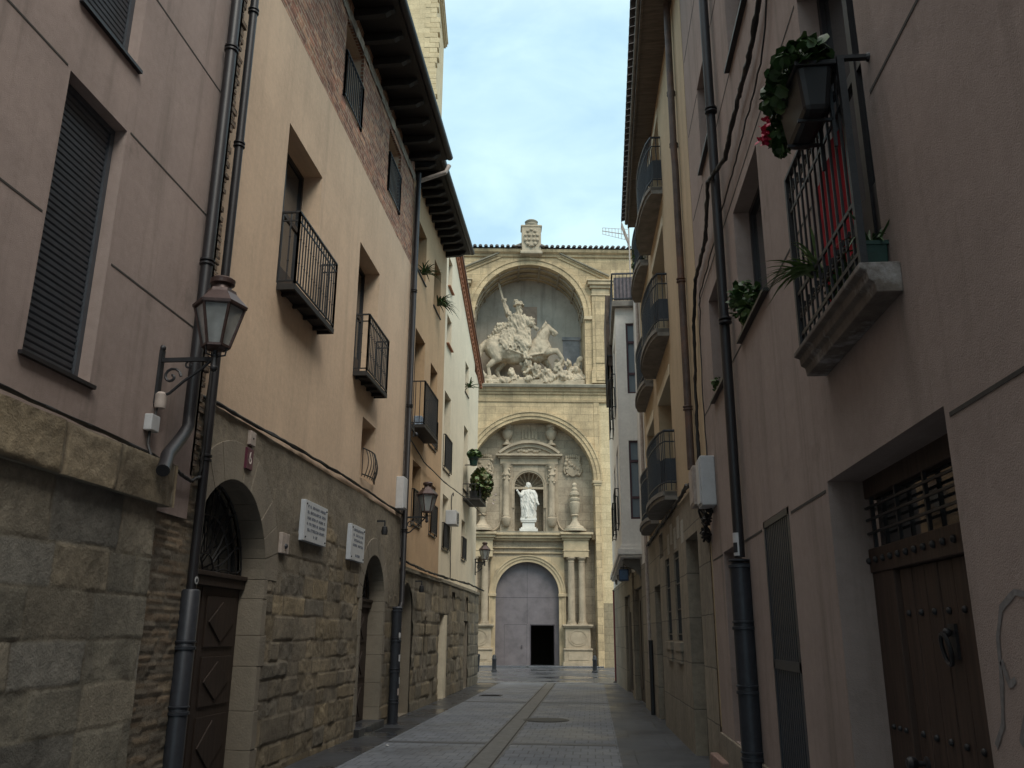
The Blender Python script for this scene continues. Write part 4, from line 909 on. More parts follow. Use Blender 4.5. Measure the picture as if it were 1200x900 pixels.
mb.build('facade', M['church'], H)
mb = MB(); mb.wall(FH.off(-.06), 3.95, 14, 3.2, 14.2, []); mb.build('side_wall', M['churchw'], H)
mb = MB(); mb.wall(FH.off(-.04), 3.95, 14, -.3, 3.2, []); mb.build('side_wall', ashlar('damp_ashlar', (.34, .275, .175), (.29, .24, .155), (.2, .165, .11), .85, .4, .01, .35, .3, .4), H)
mb = MB(); mb.fbox(FH, 3.70, 4.0, -.3, 14.2, -.1, .035); mb.build('corner_strip', M['church'], H, bevel=.01)
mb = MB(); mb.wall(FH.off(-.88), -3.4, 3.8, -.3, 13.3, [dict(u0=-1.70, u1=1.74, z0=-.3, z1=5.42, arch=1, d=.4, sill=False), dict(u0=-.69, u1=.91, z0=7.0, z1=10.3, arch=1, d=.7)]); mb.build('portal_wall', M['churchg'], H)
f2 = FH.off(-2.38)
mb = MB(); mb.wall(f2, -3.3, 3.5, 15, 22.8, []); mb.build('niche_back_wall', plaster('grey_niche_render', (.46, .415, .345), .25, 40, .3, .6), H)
mb = MB()
for k in range(8):                                         # ribs on the vault of the upper niche
    a = math.pi * (k + .5) / 8; uc, zs, r = .1, 19.3, 3.19
    mb.tube([FH.p(uc - (r - .03) * math.cos(a), zs + (r - .03) * math.sin(a), -.1 - 2.25 * t / 6) for t in range(7)], .07, 6)
for t in (.5, 1.2, 1.9): mb.tube([FH.p(*q, -t) for q in mb.arch_pts(.1, 19.3, 3.16, 24)], .06, 6)
mb.build('vault_rib', M['churchg'], H, smooth=60)
mb = MB(); mb.fbox(f2, 2.2, 3.2, 15.2, 18.6, 0, .05); mb.fbox(f2, 2.15, 3.25, 18.6, 18.8, 0, .12); mb.build('painted_pier', simple('faded_blue_grey_paint', (.30, .295, .30), .9, 0, .3, 2, .1, tint=(.36, .27, .22)), H)
mb = MB(); mb.fbox(f2, -.35, .65, 19.6, 20.75, 0, .06); mb.build('tablet', simple('reddish_tablet', (.38, .28, .21), .9, 0, .25, 4, .1), H, bevel=.02)
def arch_mould(fr, uc, zs, r0, steps, name, mat, foot=None, parent=H, n=40):
    mb = MB()
    for (ra, rb, w0, w1) in steps:
        o = mb.arch_pts(uc, zs, rb, n); i = mb.arch_pts(uc, zs, ra, n)
        if foot is not None: o = [(o[0][0], foot)] + o + [(o[-1][0], foot)]; i = [(i[0][0], foot)] + i + [(i[-1][0], foot)]
        mb.band(fr, o, i, w0, w1)
    return mb.build(name, mat, parent, smooth=35)
arch_mould(FH, .22, 9.70, 3.45, ((3.42, 3.60, -.2, .06), (3.60, 3.80, -.1, .12), (3.80, 3.88, -.1, .17)), 'archivolt', M['church'])
arch_mould(FH, .10, 19.30, 3.2, ((3.17, 3.45, -.2, .05), (3.45, 3.60, -.1, .10)), 'archivolt', M['church'], 19.2)
for s, e in ((-1, -3.23), (1, 3.67)):                       # jamb strips and imposts of the lower arch
    mb = MB(); mb.fbox(FH, min(e, e + s * .32), max(e, e + s * .32), -.3, 9.55, -.2, .07); mb.build('jamb', M['church'], H, bevel=.02)
    mb = MB(); mb.fbox(FH, min(e - s * .12, e + s * .4), max(e - s * .12, e + s * .4), 9.55, 9.70, -.5, .16); mb.fbox(FH, min(e - s * .06, e + s * .36), max(e - s * .06, e + s * .36), 9.42, 9.55, -.45, .11); mb.build('impost', M['carve'], H, bevel=.02)
for s, e in ((-1, -3.1), (1, 3.3)):
    mb = MB(); mb.fbox(FH, min(e - s * .05, e + s * .5), max(e - s * .05, e + s * .5), 19.05, 19.28, -.6, .14); mb.build('impost', M['carve'], H, bevel=.03)
    a, b = min(e + s * .42, e + s * 1.42), max(e + s * .42, e + s * 1.42)   # pilasters beside the upper niche
    mb = MB(); mb.fbox(FH, a, b, 16.15, 20.5, -.1, .16); mb.fbox(FH, a + .16, b - .16, 16.4, 20.2, .16, .20); p = mb.build('pilaster', M['church'], H, bevel=.02)
    mb = MB()
    for k, (z0, z1, g) in enumerate(((20.5, 20.62, .04), (20.62, 20.95, .0), (20.95, 21.12, .12), (21.12, 21.32, .24), (21.32, 21.42, .30))): mb.fbox(FH, a - g, b + g, z0, z1, -.1, .17 + g)
    mb.build('capital', M['carve'], p, bevel=.03)
    mb = MB(); mb.fbox(FH, a - .1, b + .1, 15.2, 16.0, -.1, .24); mb.fbox(FH, a - .04, b + .04, 16.0, 16.15, -.1, .20); mb.fbox(FH, a + .15, b - .15, 15.35, 15.85, .24, .28); mb.build('pedestal', M['church'], p, bevel=.03)
def cornice(fr, u0, u1, prof, name, mat, parent=H):         # profile of (w, z) run along the wall, ends closed
    mb = MB(); mb.ext(Fr(fr.p(u0, 0, 0), fr.N, fr.U), prof, 0, u1 - u0); return mb.build(name, mat, parent, bevel=.012)
cornice(FH, -16, 14, [(-.2, 14.56), (.08, 14.56), (.10, 14.66), (.18, 14.72), (.20, 14.82), (.30, 14.90), (-.2, 14.90)], 'cornice', M['church'])
cornice(FH, -16, 14, [(-.2, 14.903), (.38, 14.903), (.42, 15.04), (.36, 15.10), (-.2, 15.18)], 'cornice', M['moss'])
cornice(FH, -16, 14, [(-.2, 14.12), (.06, 14.12), (.09, 14.24), (-.2, 14.26)], 'string_course', M['church'])
cornice(FH, -16, 14, [(-.2, 22.95), (.10, 22.95), (.14, 23.1), (.3, 23.18), (.36, 23.34), (-.2, 23.36)], 'cornice', M['church'])
def gable(u0, z0, u1, z1):
    mb = MB(); d = (Vector((u1, z1)) - Vector((u0, z0))); n = Vector((-d.y, d.x)).normalized()
    if n.y < 0: n = -n
    for t0, t1, w in ((-.22, -.06, .07), (-.06, .02, .15)):
        mb.ext(FH, [(u0 + n.x * t0, z0 + n.y * t0), (u1 + n.x * t0, z1 + n.y * t0), (u1 + n.x * t1, z1 + n.y * t1), (u0 + n.x * t1, z0 + n.y * t1)], -.1, w)
    return mb
for a_ in ((-4.6, 21.75, -.30, 23.72), (.72, 23.66, 4.74, 21.68)):
    gm = gable(*a_).build('gable_moulding', M['church'], H, bevel=.01); mb = MB()
    d = Vector((a_[2] - a_[0], a_[3] - a_[1])).normalized(); n = Vector((-d.y, d.x)); n = n if n.y > 0 else -n
    mb.ext(FH, [(a_[0] + n.x * .02, a_[1] + n.y * .02), (a_[2] + n.x * .02, a_[3] + n.y * .02), (a_[2] + n.x * .10, a_[3] + n.y * .10), (a_[0] + n.x * .10, a_[1] + n.y * .10)], -.1, .24); mb.build('weathered_edge', M['moss'], gm, bevel=.01)
mb = MB(); mb.ext(FH, [(-3.7, 21.9), (4.2, 21.7), (.75, 23.5), (-.3, 23.55)], .0, .055)
mb2 = MB(); o_ = [(-3.9, 21.95), (-.3, 23.60), (.72, 23.55), (4.3, 21.78)]
def roof_tiles():
    mb = MB(); n = 92; r = .11
    for k in range(n):
        u = -15.9 + 29.8 * (k + .5) / n
        if -.35 < u < .78: continue
        q = [[FH.p(u + r * math.cos(a), 23.44 + h + r * math.sin(a), w) for a in np.linspace(0, math.pi, 7)] for h, w in ((0, .5), (1.9, -6))]
        mb.rows(q); mb.add([q[0][i] for i in range(7)], [tuple(range(7))])
    mb.add([FH.p(-16, 23.40, .42), FH.p(14, 23.40, .42), FH.p(14, 25.4, -6.5), FH.p(-16, 25.4, -6.5)], [(0, 1, 2, 3)])
    mb.add([FH.p(-16, 25.4, -6.5), FH.p(14, 25.4, -6.5), FH.p(14, 23.3, -30), FH.p(-16, 23.3, -30)], [(0, 1, 2, 3)])
    return mb.build('roof', M['tilegrey'], H, smooth=50)
roof_tiles()
# crest on top of the gable
mb = MB(); mb.fbox(FH, -.36, .78, 23.1, 24.85, -.35, .42); mb.fbox(FH, -.44, .86, 23.0, 23.2, -.4, .48); mb.fbox(FH, -.42, .84, 24.72, 24.86, -.4, .46); ac = mb.build('acroterion', M['sculpt'], H, bevel=.05)
mb = MB(); rr = random.Random(5); c = FH.p(.21, 0, .42)
mb.ext(FH, [(.21 + .42 * math.sin(t) * (1 if abs(math.cos(t)) < .9 else .8), 24.0 + .58 * math.cos(t)) for t in np.linspace(0, 6.283, 21)[:-1]], .42, .50)
for k in range(10): t = k * .628; mb.ball(FH.p(.21 + .36 * math.sin(t), 24.0 + .5 * math.cos(t), .48), .11, 8, 5)
for q, z in ((.08, 24.15), (.34, 24.15), (.08, 23.85), (.34, 23.85)): mb.ball(FH.p(q, z, .5), .10, 8, 5)
mb.build('coat_of_arms', M['sculpt'], ac, smooth=60)
mb = MB(); q = FH.p(.22, 24.86, .05); mb.lathe(q, [(.40, 0), (.42, .12), (.34, .2), (.40, .34), (.3, .42), (.0, .5)], 16); mb.build('finial', M['moss'], ac, smooth=40)

# ---- portal inside the lower arch
FQ = FH.off(-.88); fd = FQ.off(-.35)
mb = MB(); mb.ext(fd, [(-1.75, -.05), (.18, -.05), (.18, 2.08), (1.50, 2.08), (1.50, -.05), (1.80, -.05)] + [(1.80, 3.68)] + mb.arch_pts(.02, 3.68, 1.78, 24)[::-1][1:-1] + [(-1.75, 3.68)], -.1, 0); do = mb.build('door', M['doorgrey'], H)
mb = MB(); 
for a, b, c, e in ((.015, .035, 2.15, 5.38), (-1.7, 1.74, 3.50, 3.525), (-1.2, -1.185, .1, 2.1), (.0, .015, .1, 2.1), (-1.2, .015, 2.1, 2.118)): mb.fbox(fd, a, b, c, e, -.02, .004)
mb.build('panel_joint', M['doorline'], do)
mb = MB(); mb.fbox(fd, .18, .22, -.05, 2.12, -.1, .03); mb.fbox(fd, 1.46, 1.50, -.05, 2.12, -.1, .03); mb.fbox(fd, .18, 1.5, 2.08, 2.13, -.1, .03); mb.fbox(fd, -.3, -.24, .9, 1.05, 0, .05); mb.build('wicket_frame', M['doorline'], do)
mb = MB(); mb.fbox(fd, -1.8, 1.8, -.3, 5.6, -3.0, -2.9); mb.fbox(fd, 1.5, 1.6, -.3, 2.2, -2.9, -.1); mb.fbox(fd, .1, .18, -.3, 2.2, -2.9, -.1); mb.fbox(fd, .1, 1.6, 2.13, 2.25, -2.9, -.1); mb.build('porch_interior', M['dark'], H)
arch_mould(FQ, .02, 3.68, 1.72, ((1.70, 1.86, -.2, .07), (1.86, 2.0, -.1, .12), (2.0, 2.06, -.1, .17)), 'archivolt', M['carve'], .0)
for s in (-1, 1):
    e = .02 + s * 1.72; mb = MB(); mb.fbox(FQ, min(e - s * .05, e + s * .45), max(e - s * .05, e + s * .45), 3.55, 3.72, -.3, .20); mb.build('impost', M['carve'], H, bevel=.02)
for s in (-1, 1): mb = MB(); mb.ext(FQ, [(.02 + s * 2.0, 4.2), (.02 + s * 2.0, 5.62), (.02 + s * .55, 5.68), (.02 + s * 1.3, 5.3), (.02 + s * 1.7, 4.9)], 0, .03); mb.build('spandrel', M['carve'], H)
def column(c, r, z0, z1, mat, name='column', base=True, parent=H):
    q = FQ.p(c, 0, .38); h = z1 - z0
    prof = [(r * 1.0, z0 + .18)] + [(r * (1 - .13 * (t / 10) ** 1.6) + (.006 if t % 1 == 0 else 0), z0 + .18 + (h - .45) * t / 10) for t in range(11)]
    mb = MB(); mb.lathe((q[0], q[1], 0), prof, 18)
    o = mb.build(name, mat, parent, smooth=40)
    mb = MB(); mb.lathe((q[0], q[1], z0), [(r * 1.45, 0), (r * 1.45, .06), (r * 1.3, .07), (r * 1.35, .12), (r * 1.1, .14), (r * 1.15, .18), (r, .2)], 18); mb.build('column_base', mat, o, smooth=40)
    mb = MB(); mb.lathe((q[0], q[1], z1 - .28), [(r * .87, 0), (r * .98, .02), (r * .98, .06), (r * .9, .08), (r * .95, .14), (r * 1.3, .2), (r * 1.45, .22), (r * 1.45, .28)], 18); mb.build('capital', mat, o, smooth=40)
    return o
for s in (-1, 1):
    for c in (2.36, 2.93): column(.05 + s * (c - .05) , .185, 2.12, 5.6, M['carveg'])
    def bx(mb, a, b, *k): lo, hi = sorted((.05 + s * (a - .05), .05 + s * (b - .05))); mb.fbox(FQ, lo, hi, *k)
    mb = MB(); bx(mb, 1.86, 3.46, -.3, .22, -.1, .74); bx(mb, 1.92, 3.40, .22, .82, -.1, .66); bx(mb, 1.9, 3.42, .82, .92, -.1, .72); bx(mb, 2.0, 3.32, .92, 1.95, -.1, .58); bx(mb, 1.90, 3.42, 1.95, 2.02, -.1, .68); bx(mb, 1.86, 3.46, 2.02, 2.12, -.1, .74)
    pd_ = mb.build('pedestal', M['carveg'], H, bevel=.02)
    mb = MB(); uc = .05 + s * 2.61; mb.band(FQ, [(uc + .50 * math.cos(t), 1.44 + .42 * math.sin(t)) for t in np.linspace(0, 6.2832, 33)], [(uc + .44 * math.cos(t), 1.44 + .36 * math.sin(t)) for t in np.linspace(0, 6.2832, 33)], .56, .61)
    mb.ext(FQ, [(uc + .40 * math.cos(t), 1.44 + .32 * math.sin(t)) for t in np.linspace(0, 6.2832, 25)[:-1]], .56, .60); bx(mb, 2.15, 3.17, .34, .70, .64, .685); mb.build('panel', M['carveg'], pd_, smooth=35)
    mb = MB(); bx(mb, 1.96, 3.30, 5.6, 6.5, -.1, .60); bx(mb, 1.92, 3.34, 5.92, 5.98, -.1, .63); bx(mb, 1.9, 3.36, 6.5, 6.62, -.1, .66); bx(mb, 1.82, 3.46, 6.62, 6.78, -.1, .80); bx(mb, 1.76, 3.54, 6.78, 6.90, -.1, .92); mb.build('entablature', M['carve'], H, bevel=.015)
mb = MB(); mb.fbox(FQ, -1.88, 1.98, 5.82, 5.9, -.1, .10); mb.fbox(FQ, -1.86, 1.96, 6.1, 6.16, -.1, .13); mb.fbox(FQ, -1.86, 1.96, 6.5, 6.62, -.1, .24); mb.fbox(FQ, -1.8, 1.9, 6.62, 6.78, -.1, .38); mb.fbox(FQ, -1.75, 1.85, 6.78, 6.90, -.1, .48)
mb.fbox(FQ, 3.5, 3.8, 6.55, 6.8, -.1, .5); mb.fbox(FQ, -3.4, -3.4 + .1, 6.55, 6.8, -.1, .5); mb.build('entablature', M['carve'], H, bevel=.015)
mb = MB(); mb.fbox(FQ, -3.35, 3.6, 6.90, 6.985, -.1, .42); mb.build('ledge', M['moss'], H)
# ---- upper tier: aedicule round the marble figure
mb = MB(); uc = .11
for s in (-1, 1): mb.fbox(FQ, uc + s * 1.26 - .34, uc + s * 1.26 + .34, 6.98, 10.75, -.1, .09)
mb.fbox(FQ, -1.5, 1.72, 10.72, 11.06, -.1, .14); mb.fbox(FQ, -1.62, 1.84, 11.06, 11.16, -.1, .24); mb.fbox(FQ, -1.74, 1.96, 11.16, 11.27, -.1, .42)
mb.build('aedicule', M['carveg'], H, bevel=.015)
rp_ = 2.62; zc = 12.02 - rp_; an = math.asin(1.85 / rp_ * .93)
mb = MB()
for ra, rb, w_ in ((rp_ - .34, rp_ - .14, .28), (rp_ - .14, rp_, .44)):
    ts = np.linspace(-an, an, 25); mb.band(FQ, [(uc + rb * math.sin(t), zc + rb * math.cos(t)) for t in ts], [(uc + ra * math.sin(t), zc + ra * math.cos(t)) for t in ts], -.1, w_)
ts = np.linspace(-an, an, 17); mb.ext(FQ, [(uc + (rp_ - .3) * math.sin(t), max(11.2, zc + (rp_ - .3) * math.cos(t))) for t in ts] + [(uc + 1.6, 11.2), (uc - 1.6, 11.2)], -.1, .15)
for k in range(9): mb.ball(FQ.p(uc - .6 + .15 * k, 11.48 + .05 * math.sin(k * 1.7), .17), (.11, .07, .09), 7, 5)
mb.build('segmental_pediment', M['carveg'], H, smooth=35)
arch_mould(FQ, uc, 9.5, .8, ((.80, .88, -.1, .07), (.88, .98, -.1, .11)), 'archivolt', M['carveg'], 8.3)
mb = MB(); mb.wall(FQ.off(-.69), -.9, 1.1, 6.9, 10.5, []); mb.build('niche_back', M['churchg'], H)
mb = MB()
for k in range(9): a = math.pi * (k + .5) / 9; mb.tube([FQ.p(uc - .77 * math.cos(a) * (1 - .9 * t), 9.5 + .74 * math.sin(a) * (1 - .9 * t), -.05 - .6 * math.sqrt(t)) for t in (0, .15, .4, .7, 1)], [.028, .026, .022, .018, .012], 6)
mb.build('shell', M['churchg'], H, smooth=60)
mb = MB(); mb.fbox(FQ, -.75, .97, 9.34, 9.46, -.65, .06); mb.build('impost', M['carveg'], H)
for s in (-1, 1):
    c = uc + s * 1.26; q = FQ.p(c, 0, .22); mb = MB()
    mb.lathe((q[0], q[1], 0), [(.10, 7.25), (.2, 7.34), (.24, 7.5), (.28, 7.62), (.28, 7.72), (.2, 7.78), (.22, 7.86), (.18, 7.95), (.175, 9.2), (.165, 10.05), (.2, 10.08), (.2, 10.14), (.17, 10.18), (.19, 10.5), (.26, 10.66), (.28, 10.72)], 14)
    o = mb.build('column', M['carveg'], H, smooth=40)
    mb = MB(); rr = random.Random(s + 3)
    for k in range(26): a = rr.uniform(0, 6.28); mb.ball((q[0] + .2 * math.cos(a), q[1] + .2 * math.sin(a), rr.uniform(9.55, 10.6)), rr.uniform(.04, .08), 6, 4)
    mb.build('carving', M['carveg'], o, smooth=60)
URN = [(.26, 0), (.26, .1), (.12, .16), (.10, .3), (.22, .42), (.32, .62), (.34, .8), (.24, .84), (.26, .9), (.30, .96), (.26, 1.0), (.30, 1.06), (.30, 1.16), (.2, 1.2)]
for s in (-1, 1):
    q = FQ.p(uc + s * 1.24, 0, .2); mb = MB(); mb.lathe((q[0], q[1], 11.78), URN, 16); mb.build('urn', M['carveg'], H, smooth=40)
    q = FQ.p(.08 + s * 2.52, 0, .45); mb = MB()
    mb.lathe((q[0], q[1], 6.98), [(r_ * (1 if z_ < .5 else .8), z_) for r_, z_ in [(.62, 0), (.62, .12), (.5, .16), (.48, .26), (.30, .34), (.26, .5), (.18, .62), (.20, .8), (.32, .86), (.22, .92), (.28, 1.0), (.34, 1.3), (.37, 1.55), (.30, 1.62), (.38, 1.7), (.38, 1.8), (.24, 1.86), (.36, 1.98), (.34, 2.1), (.2, 2.2), (.22, 2.32), (.14, 2.4), (.18, 2.55), (.10, 2.66)]], 16); mb.build('stone_vase', M['sculpt'] if s > 0 else M['carveg'], H, smooth=40)
    uu = .08 + s * 2.47; mb = MB(); rr = random.Random(11 + s)
    mb.ext(FQ, [(uu + x, 10.62 + z) for x, z in ((-.38, .42), (.38, .42), (.44, .1), (.38, -.32), (.15, -.5), (0, -.56), (-.15, -.5), (-.38, -.32), (-.44, .1))], -.02, .12)
    for k in range(7): mb.ball(FQ.p(uu - .36 + .12 * k, 11.1 + .06 * math.sin(math.pi * k / 6) + .04, .10), (.07, .07, .12), 7, 5)
    mb.tube([FQ.p(uu + x, 11.02, .10) for x in (-.42, .42)], .05, 6)
    for k in range(18): mb.ball(FQ.p(uu + rr.uniform(-.42, .42), 10.62 + rr.uniform(-.5, .36), .11), rr.uniform(.05, .12), 7, 5)
    for sx_ in (-1, 1): mb.tube([FQ.p(uu + sx_ * (.42 + .07 * math.sin(t * 1.1)), 10.2 + .16 * t, .08) for t in range(6)], .06, 6)
    mb.build('coat_of_arms', M['carveg'], H, smooth=60)
    mb = MB(); mb.tube([FQ.p(uc + s * (1.5 + .5 * (1 - math.cos(t))), 7.05 + .95 * (1 - math.sin(t)) , .06) for t in np.linspace(0, 1.57, 9)], .07, 6); mb.build('scroll', M['carveg'], H, smooth=60)
mb = MB(); rr = random.Random(31)
for k in range(5): mb.fbox(FQ, uc - .42 + .19 * k, uc - .42 + .19 * k + .11, 12.15 + .06 * (k % 2), 12.75, 0, .06)
mb.fbox(FQ, uc - .5, uc + .62, 12.05, 12.13, 0, .08); mb.build('relief', M['carveg'], H, bevel=.02)
mb = MB(); mb.fbox(FH, -6, 3.9, -.3, .06, -.9, .55); mb.build('church_step', M['plaza'], H, bevel=.02)

# ================================================================ BELL TOWER
TW = thing('church_tower', 'tall pale yellow ashlar church tower rising behind the black rafters', 'tower', (-13, 52, 0))
FW = Fr((-10.2, 50.6, 0), (math.cos(TH), math.sin(TH), 0), (math.sin(TH), -math.cos(TH), 0))
mb = MB(); mb.fbox(FW, -7, 0, -.3, 48, -7, 0); mb.build('wall', M['churchw'], TW)
mb = MB(); rr = random.Random(8); z = 0; k = 0
while z < 46.4:
    h = .42; a = .02 + rr.choice((0, .04, .1, .2, .24)); mb.fbox(FW, -(.45 if k % 2 else .8), a, z + .004, z + h - .004, -.6, .02 + rr.uniform(0, .015)); z += h; k += 1
mb.build('quoins', M['churchw'], TW, bevel=.03)
mb = MB()
for z0, z1, g_ in ((46.6, 46.8, .15), (46.8, 47.1, .25), (47.1, 47.3, .32)): mb.fbox(FW, -7 - g_, g_, z0, z1, -7 - g_, g_)
mb.fbox(FW, -6.9, -.1, 47.3, 51, -6.9, -.1); mb.build('cornice', M['churchw'], TW, bevel=.02)
# ================================================================ SCULPTURES
def sculpt(name, blobs, mat, parent, voxel, extra=None, smooth_it=3, amp=.05, fold=.4, fs=1.0):
    mb = MB()
    for b in blobs:
        if b[0] == 'e': mb.ball(b[1], b[2], 14, 9)
        else:
            p0, p1, r0, r1 = b[1:]; p0, p1 = Vector(p0), Vector(p1); mb.tube([p0 + (p1 - p0) * t for t in (0, .33, .66, 1)], [r0 + (r1 - r0) * t for t in (0, .33, .66, 1)], 10); mb.ball(p0, r0, 10, 7); mb.ball(p1, r1, 10, 7)
    if extra: extra(mb)
    o = mb.build(name, mat, parent)
    m = o.modifiers.new('remesh', 'REMESH'); m.mode = 'VOXEL'; m.voxel_size = voxel; m.use_smooth_shade = True
    if smooth_it: s = o.modifiers.new('smooth', 'SMOOTH'); s.factor = .5; s.iterations = smooth_it
    dg = bpy.context.evaluated_depsgraph_get(); me = bpy.data.meshes.new_from_object(o.evaluated_get(dg)); o.modifiers.clear(); old = o.data; o.data = me; me.name = name; bpy.data.meshes.remove(old)
    from mathutils import noise as mn
    nr = [v.normal.copy() for v in me.vertices]; cs = []
    for v, nn in zip(me.vertices, nr):
        p = v.co; a = mn.fractal(Vector((p.x * 3.1, p.y * 3.1, p.z * 2.0)) * fs, .9, 2.1, 3); b = abs(mn.noise(Vector((p.x * 4.2 + p.z * 1.4, p.y * 4.2, p.z * 1.3 - p.x * .6)) * fs))
        cs.append(p + nn * (amp * (a * .6 - (.28 - b) * 1.6 * fold)))
    for v, c in zip(me.vertices, cs): v.co = c
    me.update()
    me.polygons.foreach_set('use_smooth', [True] * len(me.polygons))
    if not me.materials: me.materials.append(mat)
    return o
def q(u, z, w): return FH.p(u, z, w)
# ---- horse and rider in the upper niche (u, z, w of the church front)
HS = thing('equestrian_statue', 'weathered stone rider with raised sword on a charging horse in the upper church niche', 'statue', q(0, 15.2, -1))
wc = -1.05
def hb(l): return [(k[0],) + tuple(q(*v) if isinstance(v, tuple) and i < (2 if k[0] == 'c' else 1) else v for i, v in enumerate(k[1:])) for k in l]
horse = hb([('e', (-1.75, 17.65, wc), (.78, .62, .72)), ('e', (-1.95, 17.85, wc), (.55, .5, .45)), ('c', (-1.6, 17.45, wc), (.5, 17.30, wc), .66, .60), ('e', (-.6, 17.25, wc), (.95, .6, .62)), ('e', (.75, 17.6, wc), (.68, .58, .74)), ('c', (.7, 17.8, wc), (1.0, 18.55, wc), .52, .36), ('c', (1.0, 18.55, wc), (1.15, 18.95, wc), .34, .25),
    ('c', (1.15, 18.95, wc), (1.62, 18.62, wc + .05), .24, .14), ('e', (1.68, 18.56, wc + .05), (.17, .13, .13)), ('c', (1.5, 18.5, wc + .05), (1.62, 18.42, wc + .05), .09, .06), ('c', (1.08, 19.1, wc + .14), (1.06, 19.34, wc + .17), .07, .03), ('c', (1.08, 19.1, wc - .14), (1.06, 19.34, wc - .17), .07, .03),
    ('e', (1.28, 18.93, wc + .17), (.07, .06, .06)),
    ('c', (-2.0, 17.5, wc + .35), (-1.75, 16.85, wc + .4), .40, .27), ('c', (-1.75, 16.85, wc + .4), (-2.25, 16.4, wc + .4), .22, .15), ('c', (-2.25, 16.4, wc + .4), (-2.15, 15.75, wc + .42), .12, .10), ('e', (-2.08, 15.66, wc + .42), (.18, .15, .12)),
    ('c', (-1.9, 17.5, wc - .3), (-1.35, 16.9, wc - .32), .38, .25), ('c', (-1.35, 16.9, wc - .32), (-1.75, 16.35, wc - .32), .2, .14), ('c', (-1.75, 16.35, wc - .32), (-1.55, 15.75, wc - .3), .12, .10), ('e', (-1.45, 15.66, wc - .3), (.18, .15, .12)),
    ('c', (.95, 17.3, wc + .32), (1.72, 17.38, wc + .42), .28, .17), ('c', (1.72, 17.38, wc + .42), (2.05, 16.85, wc + .45), .15, .11), ('c', (2.05, 16.85, wc + .45), (1.9, 16.6, wc + .45), .11, .12),
    ('c', (.85, 17.2, wc - .3), (1.25, 16.75, wc - .34), .27, .17), ('c', (1.25, 16.75, wc - .34), (1.5, 16.15, wc - .34), .15, .11), ('e', (1.55, 16.05, wc - .34), (.16, .14, .11)),
    ('c', (-2.4, 17.95, wc), (-2.75, 17.5, wc + .05), .2, .24), ('c', (-2.75, 17.5, wc + .05), (-2.85, 16.9, wc + .1), .24, .2), ('c', (-2.85, 16.9, wc + .1), (-3.0, 16.5, wc + .1), .18, .08)])
for k in range(7):                                         # mane
    t = k / 6; horse += hb([('c', (.78 + .32 * t, 18.2 + .95 * t, wc + .22 * math.cos(k)), (.58 + .3 * t, 17.95 + .9 * t, wc + .3 * math.cos(k)), .11, .06)])
horse += hb([('c', (.0, 17.0, wc + .55), (.9, 17.15, wc + .62), .07, .07), ('c', (.9, 17.15, wc + .62), (1.2, 17.6, wc + .5), .07, .06), ('c', (-1.4, 17.5, wc + .65), (.0, 17.0, wc + .62), .06, .07)])
sculpt('horse', horse, M['sculpt'], HS, .042, None, 2, .045, .6, 1.2)
rider = hb([('c', (-.65, 18.1, wc), (-.58, 19.3, wc), .48, .40), ('e', (-.58, 19.45, wc), (.46, .36, .34)), ('c', (-.56, 19.7, wc), (-.53, 19.95, wc), .16, .14), ('e', (-.50, 20.16, wc + .03), (.21, .21, .26)), ('c', (-.35, 20.1, wc + .1), (-.30, 20.08, wc + .16), .05, .04), ('c', (-.42, 19.95, wc + .06), (-.35, 19.75, wc + .12), .12, .06),
    ('c', (-.95, 19.5, wc + .05), (-1.25, 20.0, wc + .1), .21, .15), ('c', (-1.25, 20.0, wc + .1), (-1.38, 20.52, wc + .1), .14, .10), ('e', (-1.38, 20.6, wc + .1), (.13, .12, .13)),
    ('c', (-.2, 19.45, wc + .25), (.18, 19.0, wc + .5), .2, .15), ('c', (.18, 19.0, wc + .5), (.5, 18.75, wc + .42), .14, .10), ('e', (.55, 18.74, wc + .4), (.12, .11, .11)),
    ('c', (-.6, 18.05, wc + .5), (-.05, 17.55, wc + .66), .3, .22), ('c', (-.05, 17.55, wc + .66), (-.12, 16.95, wc + .68), .19, .14), ('c', (-.15, 16.9, wc + .68), (.18, 16.84, wc + .7), .13, .09), ('e', (-.62, 17.95, wc), (.7, .66, .4))])
rs_ = random.Random(4)
for k in range(12):                                        # flying cloak and skirts in ridged folds
    t = k / 11; a = (-.35 - .5 * t, 19.45 - .3 * t, wc - .1 - .25 * math.sin(k)); b = (-1.2 - .55 * math.sin(1.5 + t * 1.7) , 19.05 - 1.05 * t, wc - .25 + .2 * math.sin(k * 1.9)); c = (-1.75 - .2 * math.sin(k * 2.2), 18.85 - 1.2 * t, wc + .18 * math.sin(k * 1.3))
    rider += hb([('c', a, b, .17, .14), ('c', b, c, .13, .06)])
for k in range(9): t = k / 8; rider += hb([('c', (-1.15 + 1.1 * t, 18.2, wc + .5), (-1.35 + 1.35 * t, 17.45 - .18 * math.sin(k * 2.3), wc + .68), .14, .09)])
for k in range(5): t = k / 4; rider += hb([('c', (-.9 + .1 * t, 19.55 - .5 * t, wc + .33), (.28, 19.28 - .35 * t, wc + .45 - .1 * t), .10, .09)])
rider += hb([('c', (.2, 19.3, wc + .4), (.42, 19.05, wc + .2), .13, .08)])
def hat(mb):
    c = q(-.5, 20.27, wc); mb.lathe(c, [(.34, .0), (.36, .03), (.24, .06), (.21, .2), (.12, .28), (.01, .3)], 16)
    mb.tube([q(-.5 - .25 * t, 20.45 + .2 * math.sin(t * 2.2), wc) for t in (0, .5, 1, 1.4)], [.09, .12, .09, .04], 8)
